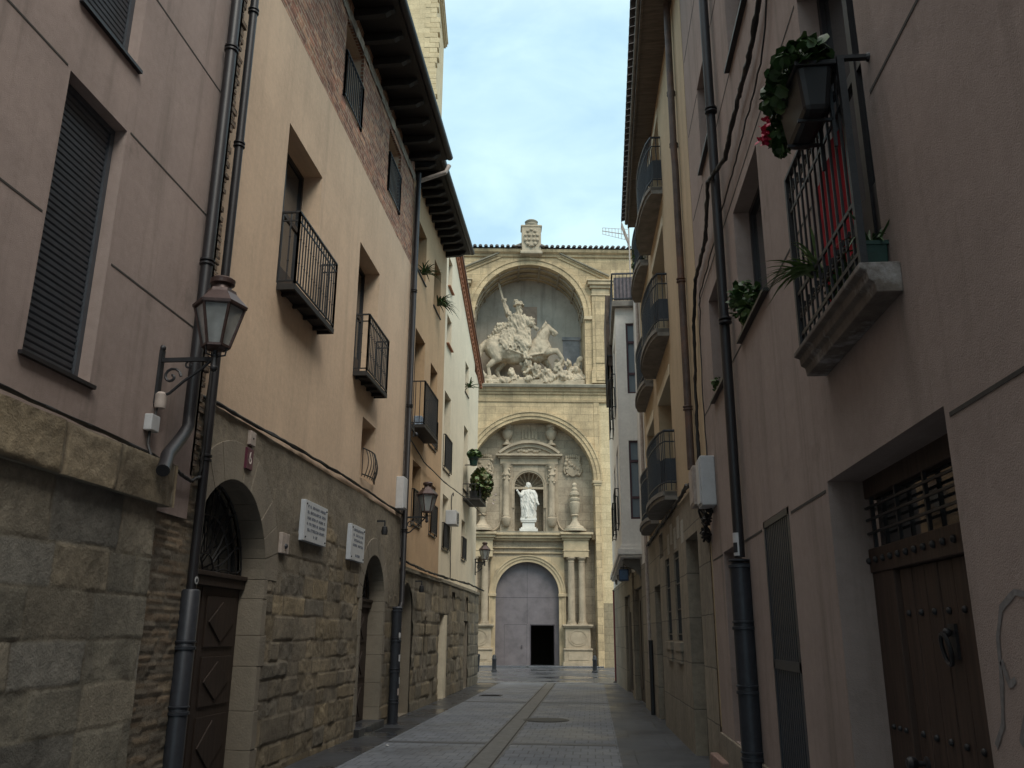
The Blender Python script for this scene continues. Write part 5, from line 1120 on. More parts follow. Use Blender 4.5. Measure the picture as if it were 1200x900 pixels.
for k in range(9):                                         # drapery wound round the body and thrown over the shoulder
    t = k / 8; rider += hb([('c', (-1.05 + .05 * math.sin(k * 2), 19.65 - .85 * t, wc + .22), (-.55, 19.45 - .9 * t, wc + .46), .10, .13), ('c', (-.55, 19.45 - .9 * t, wc + .46), (.12 + .25 * (1 - t), 19.35 - .75 * t, wc + .30), .13, .08)])
for k in range(11): t = k / 10; rider += hb([('c', (-1.35 + 1.45 * t, 18.55 - .1 * math.sin(k * 1.7), wc + .40), (-1.55 + 1.7 * t, 17.75 - .22 * abs(math.sin(k * 2.1)), wc + .66), .16, .11)])
for k in range(6): t = k / 5; rider += hb([('c', (-.9, 19.2 - .5 * t, wc - .1), (-1.6 - .25 * t, 18.75 + .35 * math.sin(k * 1.4) - .3 * t, wc + .2), .15, .12), ('c', (-1.6 - .25 * t, 18.75 + .35 * math.sin(k * 1.4) - .3 * t, wc + .2), (-2.1 - .15 * math.sin(k * 2.6), 18.35 - .1 * t, wc + .1), .13, .05)])
sculpt('rider', rider, M['sculpt'], HS, .034, hat, 1, .085, 1.1, 1.35)
mb = MB(); mb.ext(FH, [(-1.33, 20.50), (-1.43, 20.50), (-1.72, 21.55), (-1.70, 21.72), (-1.60, 21.58)], wc + .08, wc + .12); mb.tube([q(-1.55, 20.62, wc + .1), q(-1.2, 20.72, wc + .1)], .03, 6); mb.build('sword', M['sculpt'], HS)
base = []
rs_ = random.Random(21)
for k in range(46): base += hb([('e', (rs_.uniform(-3.0, 3.1), 15.2 + rs_.uniform(.0, .5), rs_.uniform(-1.9, -.25)), (rs_.uniform(.25, .6), rs_.uniform(.25, .5), rs_.uniform(.15, .4)))])
for u, z, w, r in ((-.0, 16.55, -.5, .26), (.55, 16.2, -.45, .24), (1.75, 16.25, -.4, .30), (-.9, 15.95, -.35, .27), (2.4, 16.6, -.7, .26), (-2.7, 15.85, -.45, .25), (1.05, 15.95, -.35, .25)):     # fallen figures
    base += hb([('e', (u, z, w), (r * .85, r * .85, r * 1.1)), ('e', (u, z + r * .1, w + r * .75), (r * .3, r * .3, r * .4)), ('c', (u + .1, z - .25, w - .1), (u + .55, z - .55, w - .1), r * .9, r * 1.2), ('c', (u + .35, z - .3, w + .1), (u - .15, z - .6, w + .25), r * .45, r * .35)])
for k in range(10): a = rs_.uniform(.3, 2.7); base += hb([('c', (a, 15.7, rs_.uniform(-1.2, -.4)), (a + rs_.uniform(-.7, .7), rs_.uniform(16.0, 17.0), rs_.uniform(-1.3, -.7)), .3, .14)])
sculpt('fallen_figures', base, M['sculpt'], HS, .045, None, 1, .15, 1.0, 1.3)
mb = MB(); mb.fbox(FH, -3.08, 3.28, 15.19, 15.5, -2.3, -.15); mb.build('plinth', M['sculpt'], HS, bevel=.05)

# ---- white figure in the portal niche
uc, wq = .08, -.95
S = thing('robed_statue', 'white marble robed figure with one arm held out on a stepped pedestal above the door', 'statue', q(uc, 7.0, wq))
def robe(mb):
    rows = []; n = 40
    for j in range(26):
        z = 7.72 + 1.50 * j / 25; t = j / 25; r = .40 - .10 * t + .05 * math.sin(t * 3.1); r = r if t < .82 else r * (1 - .25 * (t - .82) / .18)
        rows.append([q(uc + (r * math.cos(a)) * (1 + .10 * math.sin(7 * a + 3 * t) * (1 - .6 * t) + .05 * math.sin(13 * a - 5 * t)), z, wq + r * .78 * math.sin(a) * (1 + .10 * math.sin(7 * a + 3 * t) * (1 - .6 * t))) for a in np.linspace(0, 2 * math.pi, n + 1)[:-1]])
    mb.rows(rows, True, True)
sb = hb([('e', (uc, 9.15, wq), (.33, .24, .22)), ('c', (uc, 9.3, wq), (uc, 9.42, wq), .09, .08), ('e', (uc + .01, 9.57, wq + .02), (.125, .13, .165)), ('e', (uc, 9.60, wq - .04), (.15, .14, .17)), ('c', (uc - .11, 9.5, wq - .03), (uc - .14, 9.25, wq), .07, .06), ('c', (uc + .11, 9.5, wq - .03), (uc + .14, 9.25, wq), .07, .06), ('c', (uc + .01, 9.47, wq + .12), (uc + .01, 9.40, wq + .12), .06, .035), ('e', (uc + .01, 9.57, wq + .155), (.02, .02, .035)),
    ('c', (uc - .27, 9.2, wq + .05), (uc - .40, 8.95, wq + .2), .13, .11), ('c', (uc - .40, 8.95, wq + .2), (uc - .58, 9.18, wq + .32), .09, .05), ('e', (uc - .63, 9.24, wq + .33), (.06, .04, .06)),
    ('c', (uc + .28, 9.2, wq + .03), (uc + .42, 8.85, wq + .1), .13, .12), ('c', (uc + .42, 8.85, wq + .1), (uc + .50, 8.55, wq + .25), .09, .06), ('e', (uc + .54, 8.48, wq + .28), (.06, .05, .07)),
    ('c', (uc - .2, 9.2, wq + .18), (uc + .2, 8.3, wq + .3), .06, .07), ('c', (uc - .1, 9.2, wq + .2), (uc + .28, 8.6, wq + .27), .05, .06), ('c', (uc + .2, 8.3, wq + .3), (uc + .25, 7.9, wq + .26), .08, .05), ('c', (uc - .38, 8.9, wq + .15), (uc - .36, 8.2, wq + .15), .09, .05), ('c', (uc + .42, 8.8, wq + .1), (uc + .42, 8.2, wq + .1), .10, .05), ('c', (uc - .1, 8.1, wq + .27), (uc - .14, 7.78, wq + .33), .08, .07)])
sculpt('figure', sb, M['marble'], S, .022, robe, 1, .03, 1.2, 2.6)
mb = MB()
for z0, z1, r in ((6.985, 7.14, .50), (7.14, 7.22, .42), (7.22, 7.5, .34), (7.5, 7.58, .42), (7.58, 7.72, .45)): mb.fbox(FH, uc - r, uc + r, z0, z1, wq - r * .7, wq + r * .75)
mb.build('stepped_pedestal', M['marble'], S, bevel=.02)

# ================================================================ WALL LANTERNS
def lantern(label, wall, y, zb, reach, h, side=1):         # bracket out of a left-hand wall, six-sided glazed head
    t = thing('wall_lantern', label, 'street lamp', (wall, y, zb), 'wall lanterns along the left side of the street')
    hx = wall + side * reach; k = h / .78
    mb = MB(); mb.box(wall - .01, wall + .025, y - .03, y + .03, zb - .34, zb + .14); mb.ball((wall + .01, y, zb + .16), .03, 8, 5); mb.ball((wall + .01, y, zb - .35), .028, 8, 5)
    mb.bar((wall, y, zb + .05), (hx - .02, y, zb + .05), .028, .035)
    mb.tube([(wall + .02, y, zb - .28), (wall + .12, y, zb - .25), (wall + .24, y, zb - .14), (hx - .1, y, zb - .03), (hx - .03, y, zb + .04)], .014, 6)
    mb.tube([(wall + .12 + .085 * (1 - j / 16) * math.cos(j * .55), y, zb - .10 + .085 * (1 - j / 16) * math.sin(j * .55)) for j in range(15)], .012, 6)
    mb.tube([(wall + .27 + .04 * (1 - j / 12) * math.cos(j * .6 + 2), y, zb + .0 + .035 * (1 - j / 12) * math.sin(j * .6 + 2)) for j in range(11)], .009, 6)
    mb.tube([(hx, y, zb - .02), (hx, y, zb + .13)], [.03, .02], 8); mb.ball((hx, y, zb - .03), .035, 8, 5); mb.ball((hx, y, zb + .08), .032, 8, 5)
    for a in range(3): A_ = a * 2.094; mb.tube([(hx, y, zb + .07), (hx + .09 * math.cos(A_), y + .09 * math.sin(A_), zb + .08), (hx + .115 * k * math.cos(A_), y + .115 * k * math.sin(A_), zb + .17)], .009, 6)
    mb.build('bracket', M['iron'], t, smooth=40)
    z0, z1, z2 = zb + .16, zb + .16 + .40 * k, zb + .16 + .58 * k; r0, r1 = .125 * k, .235 * k; P6 = [(math.cos(a), math.sin(a)) for a in [i * math.pi / 3 + .26 for i in range(6)]]
    fr = MB()
    for i, (c, s) in enumerate(P6):
        c2, s2 = P6[(i + 1) % 6]; fr.bar((hx + r0 * c, y + r0 * s, z0), (hx + r1 * c, y + r1 * s, z1), .020)
        for r, z in ((r0, z0), (r1, z1)): fr.bar((hx + r * c, y + r * s, z), (hx + r * c2, y + r * s2, z), .022)
    fr.lathe((hx, y, 0), [(r0 * .6, z0 - .02), (r0 * 1.02, z0 + .005)], 6, .26)
    fo = fr.build('lantern_frame', M['copper'], t)
    for i, (c, s) in enumerate(P6):
        c2, s2 = P6[(i + 1) % 6]; m = MB(); f_ = .96
        m.add([(hx + r0 * f_ * c, y + r0 * f_ * s, z0 + .01), (hx + r0 * f_ * c2, y + r0 * f_ * s2, z0 + .01), (hx + r1 * f_ * c2, y + r1 * f_ * s2, z1 - .01), (hx + r1 * f_ * c, y + r1 * f_ * s, z1 - .01)], [(0, 1, 2, 3)]); m.build('pane', M['opal'], fo)
    m = MB(); m.lathe((hx, y, 0), [(r1 * 1.10, z1 - .005), (r1 * 1.12, z1 + .02), (r1 * .62, z2 - .03), (r1 * .58, z2)], 6, .26); m.lathe((hx, y, z2), [(r1 * .42, 0), (r1 * .36, .05), (r1 * .5, .06), (r1 * .52, .10), (r1 * .40, .12), (.01, .13)], 16); m.build('cap', M['copper'], t, smooth=25)
    m = MB(); m.lathe((hx, y, z0 + .03), [(.02, 0), (.03, .08), (.05, .16), (.045, .24), (.0, .28)], 10); m.build('bulb', M['white'], t, smooth=60)
    return t
lantern('large six sided copper lantern on a scrolled iron bracket, on the pink house', -3.70, 6.80, 3.82, .49, .70)
lantern('copper lantern on a scrolled bracket beside the white box of the tan house', -3.81, 17.45, 3.85, .46, .66)
lantern('farthest small lantern hanging at the end of the cream house before the church', -4.0, 29.9, 3.92, .33, .62)
# junction box and lead under the first lantern
t = thing('junction_box', 'small pale junction box on the pink wall under the big lantern', 'electrical box', (-3.7, 6.70, 3.3))
mb = MB(); mb.fbox(FA, 6.66, 6.80, 3.22, 3.36, 0, .07); mb.build('casing', M['white'], t, bevel=.008); mb = MB(); mb.tube([FA.p(6.72, 3.22, .03), FA.p(6.70, 3.1, .04), FA.p(6.66, 3.0, .10)], .012, 6); mb.tube([FA.p(6.77, 3.36, .03), FA.p(6.79, 3.42, .03), FA.p(6.80, 3.5, .03)], .008, 6); mb.build('lead', M['cable'], t); mb = MB(); mb.lathe(FA.p(6.80, 3.44, .05), [(.045, 0), (.05, .04), (.05, .12), (.03, .14)], 12); mb.build('socket', M['palepipe'], t, smooth=40)

# ================================================================ DOWNPIPES
pipe('dark grey downpipe on the pink wall ending in a corroded elbow over the stone ledge', [FA.p(7.27, 12.8, .09), FA.p(7.27, 3.5, .09), FA.p(7.25, 3.38, .10), FA.p(7.12, 3.25, .11), FA.p(6.80, 3.03, .17), FA.p(6.68, 2.92, .22), FA.p(6.60, 2.86, .25)], .055, M['pipeD'], [(-3.61, 7.27, z, .058) for z in (5.0, 7.4, 9.8)])
t = pipe('black downpipe between pink and ochre houses with a wide iron sleeve at its foot', [FA.p(7.80, 12.8, .04), FA.p(7.78, .3, .04)], .045, M['pipeD'], [(-3.66, 7.79, z, .048) for z in (3.2, 4.9, 6.6, 8.3)], sleeve=(-3.66, 7.78, .0, 1.98, .085, M['steel']))
t = thing('round_sticker', 'round white sticker on the foot of the black downpipe beside the arched door', 'sticker', (-3.61, 7.72, 2.05)); mb = MB(); mb.lathe((0, 0, 0), [(.035, 0), (.035, .004)], 16); mb.v = [(-3.612 + v[2], 7.765 + v[0], 2.06 + v[1]) for v in mb.v]; mb.build('paper', M['white'], t)
mb = MB(); mb.lathe((0, 0, 0), [(.018, 0), (.018, .003)], 12); mb.v = [(-3.608 + v[2], 7.765 + v[0], 2.06 + v[1]) for v in mb.v]; mb.build('print', M['steel'], t)
pipe('dark downpipe dividing ochre and tan houses with a stickered iron foot', [FB.p(17.22, 11.7, .10), FB.p(17.2, 2.2, .10), FB.p(16.85, 1.9, .12), FB.p(16.75, .1, .12)], .055, M['pipeD'], [(-3.75, 17.2, z, .058) for z in (3.6, 6.2, 8.8)], sleeve=(-3.73, 16.75, 0, 2.1, .095, M['steel']))
pipe('pale bent pipe joining the eave gutter to the wall of the tan house', [(-3.08, 17.35, 11.95), (-3.15, 17.3, 11.75), (-3.75, 17.3, 11.55), (-3.82, 17.36, 11.4), (-3.86, 17.40, 3.0)], .05, M['palepipe'])
t = thing('torn_stickers', 'torn white stickers pasted round the iron foot of the dividing downpipe', 'stickers', (-3.63, 16.7, 1.2)); rnd = random.Random(3)
for k in range(7): mb = MB(); z = .5 + .2 * k; a0 = rnd.uniform(-.9, .2); mb.rows([[(-3.73 + .0985 * math.cos(a0 + .5 * j / 5), 16.75 + .0985 * math.sin(a0 + .5 * j / 5), z + h + rnd.uniform(-.01, .01)) for j in range(6)] for h in (0, .12)]); mb.build('sticker', M['white' if k % 2 else 'palepipe'], t)
pipe('black downpipe on the rose wall entering a grey iron sleeve', [FP.p(8.15, 12.3, .08), FP.p(8.25, 2.3, .08)], .05, M['pipeD'], [(1.37, 8.17 + .0, z, .053) for z in (4.6, 7.0, 9.4)], sleeve=(1.37, 8.27, .2, 2.25, .095, M['steel']))
t = thing('pipe_label', 'white printed label stuck on the black downpipe above the grey sleeve', 'sticker', (1.31, 8.2, 2.4)); mb = MB(); mb.rows([[(1.37 - .053 * math.cos(a), 8.245 - .053 * math.sin(a), z) for a in np.linspace(-.3, 1.4, 8)] for z in (2.31, 2.52)]); mb.build('paper', M['white'], t)
mb = MB(); mb.rows([[(1.37 - .0545 * math.cos(a), 8.245 - .0545 * math.sin(a), z) for a in np.linspace(.1, 1.1, 6)] for z in (2.34, 2.43)]); mb.build('print', M['steel'], t)
pipe('rusty downpipe on the sand wall beside the black cables', [FT.p(11.55, 11.2, .08), FT.p(11.6, 8.6, .08), FT.p(11.62, 8.4, .07), FT.p(11.62, 3.75, .07)], .052, M['rustpipe'], [(FT.p(11.6, 0, .075)[0], 11.61, z, .055) for z in (4.6, 6.5, 8.7, 9.6)])
pipe('pale thin downpipe at the joint of the sand and grey houses', [FT.p(19.62, 9.4, .06), FT.p(19.62, .9, .06)], .04, M['palepipe'])
pipe('dark stub of iron pipe at the foot of the sand house', [FT.p(19.3, 1.5, .06), FT.p(19.3, .0, .06)], .05, M['iron'])

# ================================================================ CABLES
cable('black cable bundle along the top of the pink house ledge', [FA.p(2.2, 3.12, .05), FA.p(4.9, 3.07, .05), FA.p(6.7, 3.03, .06), FA.p(7.1, 2.98, .07), FA.p(7.5, 2.93, .06), FA.p(7.68, 3.0, .05), FA.p(7.72, 3.3, .04), FA.p(7.70, 4.6, .03)], .013, 2, .008, 3)
cable('black cables where the ochre render meets the stone base', [FB.p(7.85, 3.86, .03), FB.p(11, 3.93, .04), FB.p(14, 3.96, .04), FB.p(17.2, 3.92, .05)], .016, 4, .014, 3)
cable('black cables sagging along the ledge of the tan and cream houses', [FC.p(17.3, 3.05, .10), FC.p(20, 3.0, .12), FC.p(23, 3.02, .13), FC.p(27, 3.08, .2), FC.p(30.5, 3.05, .2)], .018, 5, .02, 3, 10)
cable('long overhead cable sloping down across the tan and cream houses', [FC.p(17.6, 5.75, .05), FC.p(19.5, 5.45, .10), FC.p(22.2, 5.45, .12), FC.p(26, 5.55, .2), FC.p(30.2, 5.6, .2)], .013, 6, .008, 2, 8)
cable('thin wire dropping down the cream wall from the sloping cable', [FD.p(25.0, 5.5, .06), FD.p(24.95, 5.6, .06), FD.p(24.8, 5.5, .04), FD.p(24.8, 4.2, .04), FD.p(24.75, 3.1, .06)], .014, 7, .006, 1)
cable('thick black cable swooping down the rose wall to the corner', [FP.p(4.9, 7.4, .05), FP.p(5.65, 6.45, .05), FP.p(6.3, 6.27, .05), FP.p(6.9, 6.26, .05), FP.p(7.68, 6.12, .06), FP.p(8.3, 6.22, .14), FP.p(9.3, 6.04, .05), FP.p(10.36, 5.99, .05), FP.p(10.8, 5.5, .05), FP.p(11.0, 4.6, .05), FP.p(11.05, 3.6, .05)], .019, 8, .012, 3)
cable('thin wire running beside the thick cable on the rose wall', [FP.p(4.9, 7.05, .03), FP.p(5.9, 6.0, .03), FP.p(6.8, 5.9, .03), FP.p(7.6, 5.85, .04), FP.p(9.3, 5.75, .03), FP.p(10.2, 5.7, .03), FP.p(10.42, 5.2, .03), FP.p(10.45, 3.6, .03)], .008, 9, .008, 1)
cable('black cable tangle between stone and render of the sand house', [FT.p(11.2, 3.5, .06), FT.p(12.2, 3.62, .06), FT.p(13.6, 3.6, .05), FT.p(16.5, 3.56, .05), FT.p(19.5, 3.5, .05)], .02, 10, .02, 4, 10)
cable('loose black cables hanging under the white meter box', [FP.p(10.3, 3.05, .05), FP.p(10.5, 2.85, .07), FP.p(10.75, 2.72, .06), FP.p(10.9, 2.9, .05), FP.p(11.0, 3.2, .05)], .016, 11, .05, 5, 6)

# ================================================================ BOXES, PLAQUES, SIGNS
t = thing('meter_box', 'white meter box high on the corner of the rose and sand houses', 'utility box', FP.p(10.2, 3.05, .08))
mb = MB(); mb.fbox(FP, 10.02, 10.36, 3.04, 3.62, 0, .17); mb.build('casing', M['white'], t, bevel=.012); mb = MB(); mb.fbox(FP, 10.05, 10.33, 3.07, 3.59, .17, .185); mb.build('lid', M['white'], t, bevel=.006)
t = thing('meter_box', 'smaller grey meter box behind the white one on the corner', 'utility box', FP.p(11.2, 3.2, .06))
mb = MB(); mb.fbox(FP, 10.95, 11.35, 3.18, 3.68, 0, .15); mb.build('casing', M['palepipe'], t, bevel=.01); mb = MB(); mb.fbox(FP, 10.98, 11.32, 3.21, 3.65, .15, .16); mb.build('lid', M['palepipe'], t, bevel=.006)
t = thing('meter_box', 'white upright box on the pipe between the ochre and tan houses', 'utility box', FB.p(16.85, 3.95, .08))
mb = MB(); mb.fbox(FB, 16.70, 17.02, 3.98, 4.62, 0, .16); mb.build('casing', M['white'], t, bevel=.012); mb = MB(); mb.fbox(FB, 16.74, 16.98, 4.0, 4.6, .16, .175); mb.build('lid', M['white'], t, bevel=.006)
t = thing('wall_plate', 'small pale plate under the cables above the arched door', 'cover plate', FB.p(9.2, 3.7, .03)); mb = MB(); mb.fbox(FB, 9.16, 9.32, 3.64, 3.80, 0, .05); mb.build('plate', M['palepipe'], t, bevel=.006); mb = MB(); mb.ball(FB.p(9.24, 3.72, .05), .012, 6, 4); mb.build('screw', M['iron'], t)
t = thing('number_tile', 'small maroon tile with a pale mark above the arched door', 'number plate', FB.p(9.22, 3.48, .03)); mb = MB(); mb.fbox(FB, 9.12, 9.30, 3.36, 3.60, 0, .045); mb.build('tile', M['maroon'], t, bevel=.005)
mb = MB(); f = FB.off(.046); mb.band(f, [(9.21 + .04 * math.cos(a), 3.46 + .038 * math.sin(a)) for a in np.linspace(0, 6.283, 17)], [(9.21 + .022 * math.cos(a), 3.46 + .02 * math.sin(a)) for a in np.linspace(0, 6.283, 17)], 0, .003); mb.ext(f, [(9.195, 3.55), (9.22, 3.56), (9.2, 3.47), (9.172, 3.46)], 0, .003); mb.build('mark', M['petalw'], t)
def plaque(label, u0, u1, z0, z1, lines, seed):
    t = thing('marble_plaque', label, 'plaque', FB.p((u0 + u1) / 2, z0, .05), 'marble plaques on the ochre house'); mb = MB(); mb.fbox(FB, u0, u1, z0, z1, 0, .075); mb.build('slab', M['plaque'], t, bevel=.006)
    rnd = random.Random(seed); f = FB.off(.076); mb = MB(); h = (z1 - z0); n = len(lines)
    for k, ln in enumerate(lines):
        z = z1 - h * (k + 1) / (n + 1.0); tot = (u1 - u0) * ln; x = (u0 + u1) / 2 - tot / 2; sgl = h / n * .42
        while x < (u0 + u1) / 2 + tot / 2:
            wd = rnd.uniform(.02, .05)
            if rnd.random() > .14: mb.fbox(f, x, x + wd * .35, z - sgl / 2, z + sgl / 2, 0, .002); mb.fbox(f, x + wd * .35, x + wd * .8, z - sgl / 2 + rnd.choice((0, sgl * .7)), z - sgl / 2 + sgl * rnd.choice((.3, 1)), 0, .002)
            x += wd
    mb.build('inscription', M['ink'], t)
    mb = MB()
    for a in (u0 + .06, u1 - .06):
        for b in (z0 + .05, z1 - .05): mb.ball(f.p(a, b, 0), .014, 6, 4)
    mb.build('fixing', M['iron'], t)
plaque('larger white marble plaque with six lettered lines, nearer the first arched door', 11.13, 12.12, 2.78, 3.32, (.78, .8, .78, .8, .74, .18), 1)
plaque('smaller white marble plaque with four lettered lines, nearer the second arched door', 13.42, 14.25, 2.72, 3.28, (.7, .7, .68, .72, 0, .3), 2)
t = thing('wall_plate', 'square pale stone plate with a worn emblem below the larger plaque', 'cover plate', FB.p(10.55, 2.65, .03)); mb = MB(); mb.fbox(FB, 10.42, 10.68, 2.55, 2.80, 0, .05); mb.build('plate', M['palepipe'], t, bevel=.006); mb = MB(); mb.ball(FB.p(10.55, 2.64, .05), .035, 7, 4); mb.build('emblem', M['steel'], t)
def walllight(label, fr, u, z):
    t = thing('wall_light', label, 'lamp', fr.p(u, z, 0)); mb = MB(); mb.bar(fr.p(u, z + .1, 0), fr.p(u, z + .1, .16), .03); mb.bar(fr.p(u, z + .1, .15), fr.p(u, z, .15), .025); mb.build('arm', M['iron'], t); mb = MB(); mb.lathe(fr.p(u, z - .14, .15), [(.05, 0), (.06, .06), (.045, .14), (.01, .15)], 12); mb.build('lamp_head', M['iron'], t, smooth=40)
walllight('small black spotlight on a hooked arm above the second arched door', FB, 15.3, 3.45)
walllight('small dark lamp on a hooked arm above the walled arch of the tan house', FC.off(.05), 19.2, 2.62)
t = thing('cable_bracket', 'small iron hook holding the sloping cable on the tan house', 'bracket', FC.p(17.7, 5.8, 0)); mb = MB(); mb.bar(FC.p(17.7, 5.8, 0), FC.p(17.7, 5.8, .22), .04); mb.bar(FC.p(17.7, 5.65, .2), FC.p(17.7, 5.98, .2), .03); mb.bar(FC.p(17.45, 5.8, .2), FC.p(17.95, 5.76, .2), .03); mb.build('arm', M['iron'], t); mb = MB(); mb.ball(FC.p(17.95, 5.76, .2), .05, 8, 5); mb.build('insulator', M['steel'], t)
t = thing('air_conditioner', 'small grey air conditioner in a window of the cream house', 'air conditioner', FD.p(24.2, 4.55, .1)); mb = MB(); mb.fbox(FD, 23.9, 24.5, 4.55, 4.95, .02, .32); mb.build('casing', M['white'], t, bevel=.015)
mb = MB(); f = FD.off(.322); mb.band(f, [(24.25 + .16 * math.cos(a), 4.75 + .16 * math.sin(a)) for a in np.linspace(0, 6.283, 21)], [(24.25 + .13 * math.cos(a), 4.75 + .13 * math.sin(a)) for a in np.linspace(0, 6.283, 21)], 0, .01)
for k in range(5): mb.fbox(f, 24.1, 24.4, 4.64 + .05 * k, 4.655 + .05 * k, 0, .006)
mb.build('fan_grille', M['steel'], t)
t = thing('blue_box', 'blue sign box under the bay of the pale grey house', 'sign', (.8, 22, 3.0)); mb = MB(); mb.box(.66, .9, 21.75, 21.95, 2.88, 3.16); mb.build('casing', simple('blue_enamel', (.02, .05, .12), .4), t, bevel=.015); mb = MB(); mb.box(.69, .87, 21.74, 21.752, 2.92, 3.12); mb.build('panel', simple('blue_panel', (.035, .08, .17), .3), t); mb = MB(); mb.bar((.78, 21.9, 3.16), (.78, 21.9, 3.42), .03); mb.build('hanger', M['iron'], t)
t = thing('red_pole', 'thin dark red pole standing at the end of the right pavement', 'pole', (.77, 31.8, 0)); mb = MB(); mb.tube([(.77, 31.8, 0), (.77, 31.8, 3.1)], .045, 10); mb.build('shaft', simple('dark_red_paint', (.16, .03, .03), .5), t, smooth=40); mb = MB(); mb.lathe((.77, 31.8, 3.1), [(.05, 0), (.055, .03), (.01, .07)], 10); mb.lathe((.77, 31.8, 0), [(.1, 0), (.1, .03), (.05, .06)], 10); mb.build('fitting', M['iron'], t, smooth=40)
t = thing('paper_scrap', 'small crumpled white scrap on the wet left pavement', 'litter', (-3.05, 13.4, .01)); mb = MB(); mb.ball((-3.05, 13.4, .022), (.03, .035, .016), 7, 5); rnd = random.Random(2); mb.v = [(x + rnd.uniform(-.008, .008), y + rnd.uniform(-.008, .008), z + rnd.uniform(-.005, .005)) for x, y, z in mb.v]; mb.build('paper', M['white'], t)
def bollard(x, y, label):
    t = thing('bollard', label, 'bollard', (x, y, 0), 'black bollards in front of the church'); mb = MB(); mb.lathe((0, 0, 0), [(.13, 0), (.13, .05), (.10, .08), (.095, .5), (.105, .52), (.105, .56), (.09, .58), (.09, .66), (.05, .72), (.01, .73)], 14); mb.build('post', M['iron'], t, smooth=40, local=True); mb = MB(); mb.lathe((0, 0, 0), [(.107, .51), (.112, .53), (.107, .55)], 14); mb.build('band', M['steel'], t, smooth=40, local=True); return t
bollard(-4.45, 40.3, 'black bollard in the square left of the church door')
b2_ = copy_tree([o for o in COL.objects if o.name == 'bollard'][0]); b2_.location = (.05, 40.2, 0); b2_['label'] = 'black bollard in the square right of the church door'
t = thing('litter_bin', 'dark litter bin on a post at the corner of the cream house', 'litter bin', (-4.15, 31.0, 0)); mb = MB(); mb.lathe((-4.15, 31.0, .0), [(.20, .35), (.23, .85), (.24, .87), (.24, .92), (.2, .95), (.0, .96)], 18); mb.build('drum', M['steel'], t, smooth=40); mb = MB(); mb.tube([(-4.15, 31.22, 0), (-4.15, 31.22, 1.0)], .035, 10); mb.box(-4.19, -4.11, 31.15, 31.25, .4, .44); mb.box(-4.19, -4.11, 31.15, 31.25, .8, .84); mb.build('post', M['iron'], t, smooth=40)
t = thing('television_antenna', 'pale television antenna on the terrace of the grey house against the sky', 'antenna', (1.25, 23, 10)); hub = Vector((1.22, 22.6, 12.6))
mb = MB(); mb.tube([(1.25, 22.6, 10.0), (1.25, 22.6, 12.8)], .02, 8); mb.build('mast', M['palepipe'], t, smooth=40); mb = MB(); tip = Vector((.50, 22.9, 12.9)); mb.tube([hub, tip], .012, 6)
for k in range(8): s = hub + (tip - hub) * (.12 + .86 * k / 7); mb.tube([s + Vector((0, -.02, -.19 + .012 * k)), s + Vector((0, .02, .19 - .012 * k))], .007, 5)
for k in range(2): mb.tube([hub + Vector((0, 0, .17 - .34 * k)), tip + Vector((.0, 0, .1 - .2 * k))], .006, 5)
mb.build('boom', M['palepipe'], t); mb = MB()
for k in range(6): a = hub + Vector((.02, -.18 + .07 * k, -.28)); mb.tube([a, a + Vector((-.2, 0, .62))], .008, 5)
for zz in (-.25, .05, .3): mb.tube([hub + Vector((-.0 - .3 * (zz + .28) * 1.0, -.2, zz)), hub + Vector((-.0 - .3 * (zz + .28), .2, zz))], .008, 5)
mb.build('reflector', M['palepipe'], t)

# ================================================================ PLANTS AND THINGS ON BALCONIES
t = thing('flower_trough', 'black plastic flower trough hung on the outside of the rose house balcony', 'planter', (1.14, 4.2, 4.15)); mb = MB()
x0, x1, y0, y1 = 1.09, 1.275, 3.86, 4.32; b_ = .03; zo = .17
mb.rows([[(x0 + b_, y0 + b_, 4.15), (x1 - b_, y0 + b_, 4.15), (x1 - b_, y1 - b_, 4.15), (x0 + b_, y1 - b_, 4.15)], [(x0, y0, 4.41), (x1, y0, 4.41), (x1, y1, 4.41), (x0, y1, 4.41)]], True, True); mb.build('trough', M['pot'], t, bevel=.03)
mb = MB(); mb.box(x0 - .012, x1 + .012, y0 - .012, y1 + .012, 4.385, 4.415); mb.build('rim', M['pot'], t, bevel=.006); mb = MB()
for y in (3.98, 4.22): mb.bar((1.28, y, 3.99), (1.28, y, 4.44), .016); mb.bar((1.1, y, 4.145), (1.28, y, 4.145), .016); mb.bar((1.28, y, 4.44), (1.325, y, 4.44), .016)
mb.build('hook', M['iron'], t)
geranium('geranium', 'leafy geranium with red flowers filling the trough on the rose house balcony', (1.15, 4.12, 4.47), .16, .36, .12, 560, 1, 'flowers', None, .034, ('leaf',), 4, [(1.08, 4.52, 4.46), (1.06, 4.50, 4.38), (1.10, 4.56, 4.53), (1.05, 4.46, 4.34)])
geranium('ivy', 'trailing leaves hanging off the far end of the flower trough', (1.12, 4.40, 4.33), .07, .10, .13, 60, 2, 'plant', None, .036, ('leaf',), 0)
t = thing('red_cloth', 'red cloth hanging inside the bars of the rose house balcony', 'cloth', (1.38, 4.5, 3.6)); mb = MB(); rows = []
for j in range(9): z = 4.22 - .75 * j / 8; rows.append([(1.352 + .014 * math.sin(i * 1.1 + j * .2), 4.10 + .56 * (i / 14) * (1 - .02 * j), z - .10 * (i / 14)) for i in range(15)])
mb.rows(rows); rows2 = [[(x + .008, y, z) for x, y, z in r] for r in rows]; mb.rows(rows2); mb.build('fabric', M['redcloth'], t, smooth=60)
spider('spider_plant', 'striped spider plant arching through the lower bars of the balcony', (1.35, 4.72, 3.60), 44, .40, 3, 'leaf2', (-.9, .1, .5))
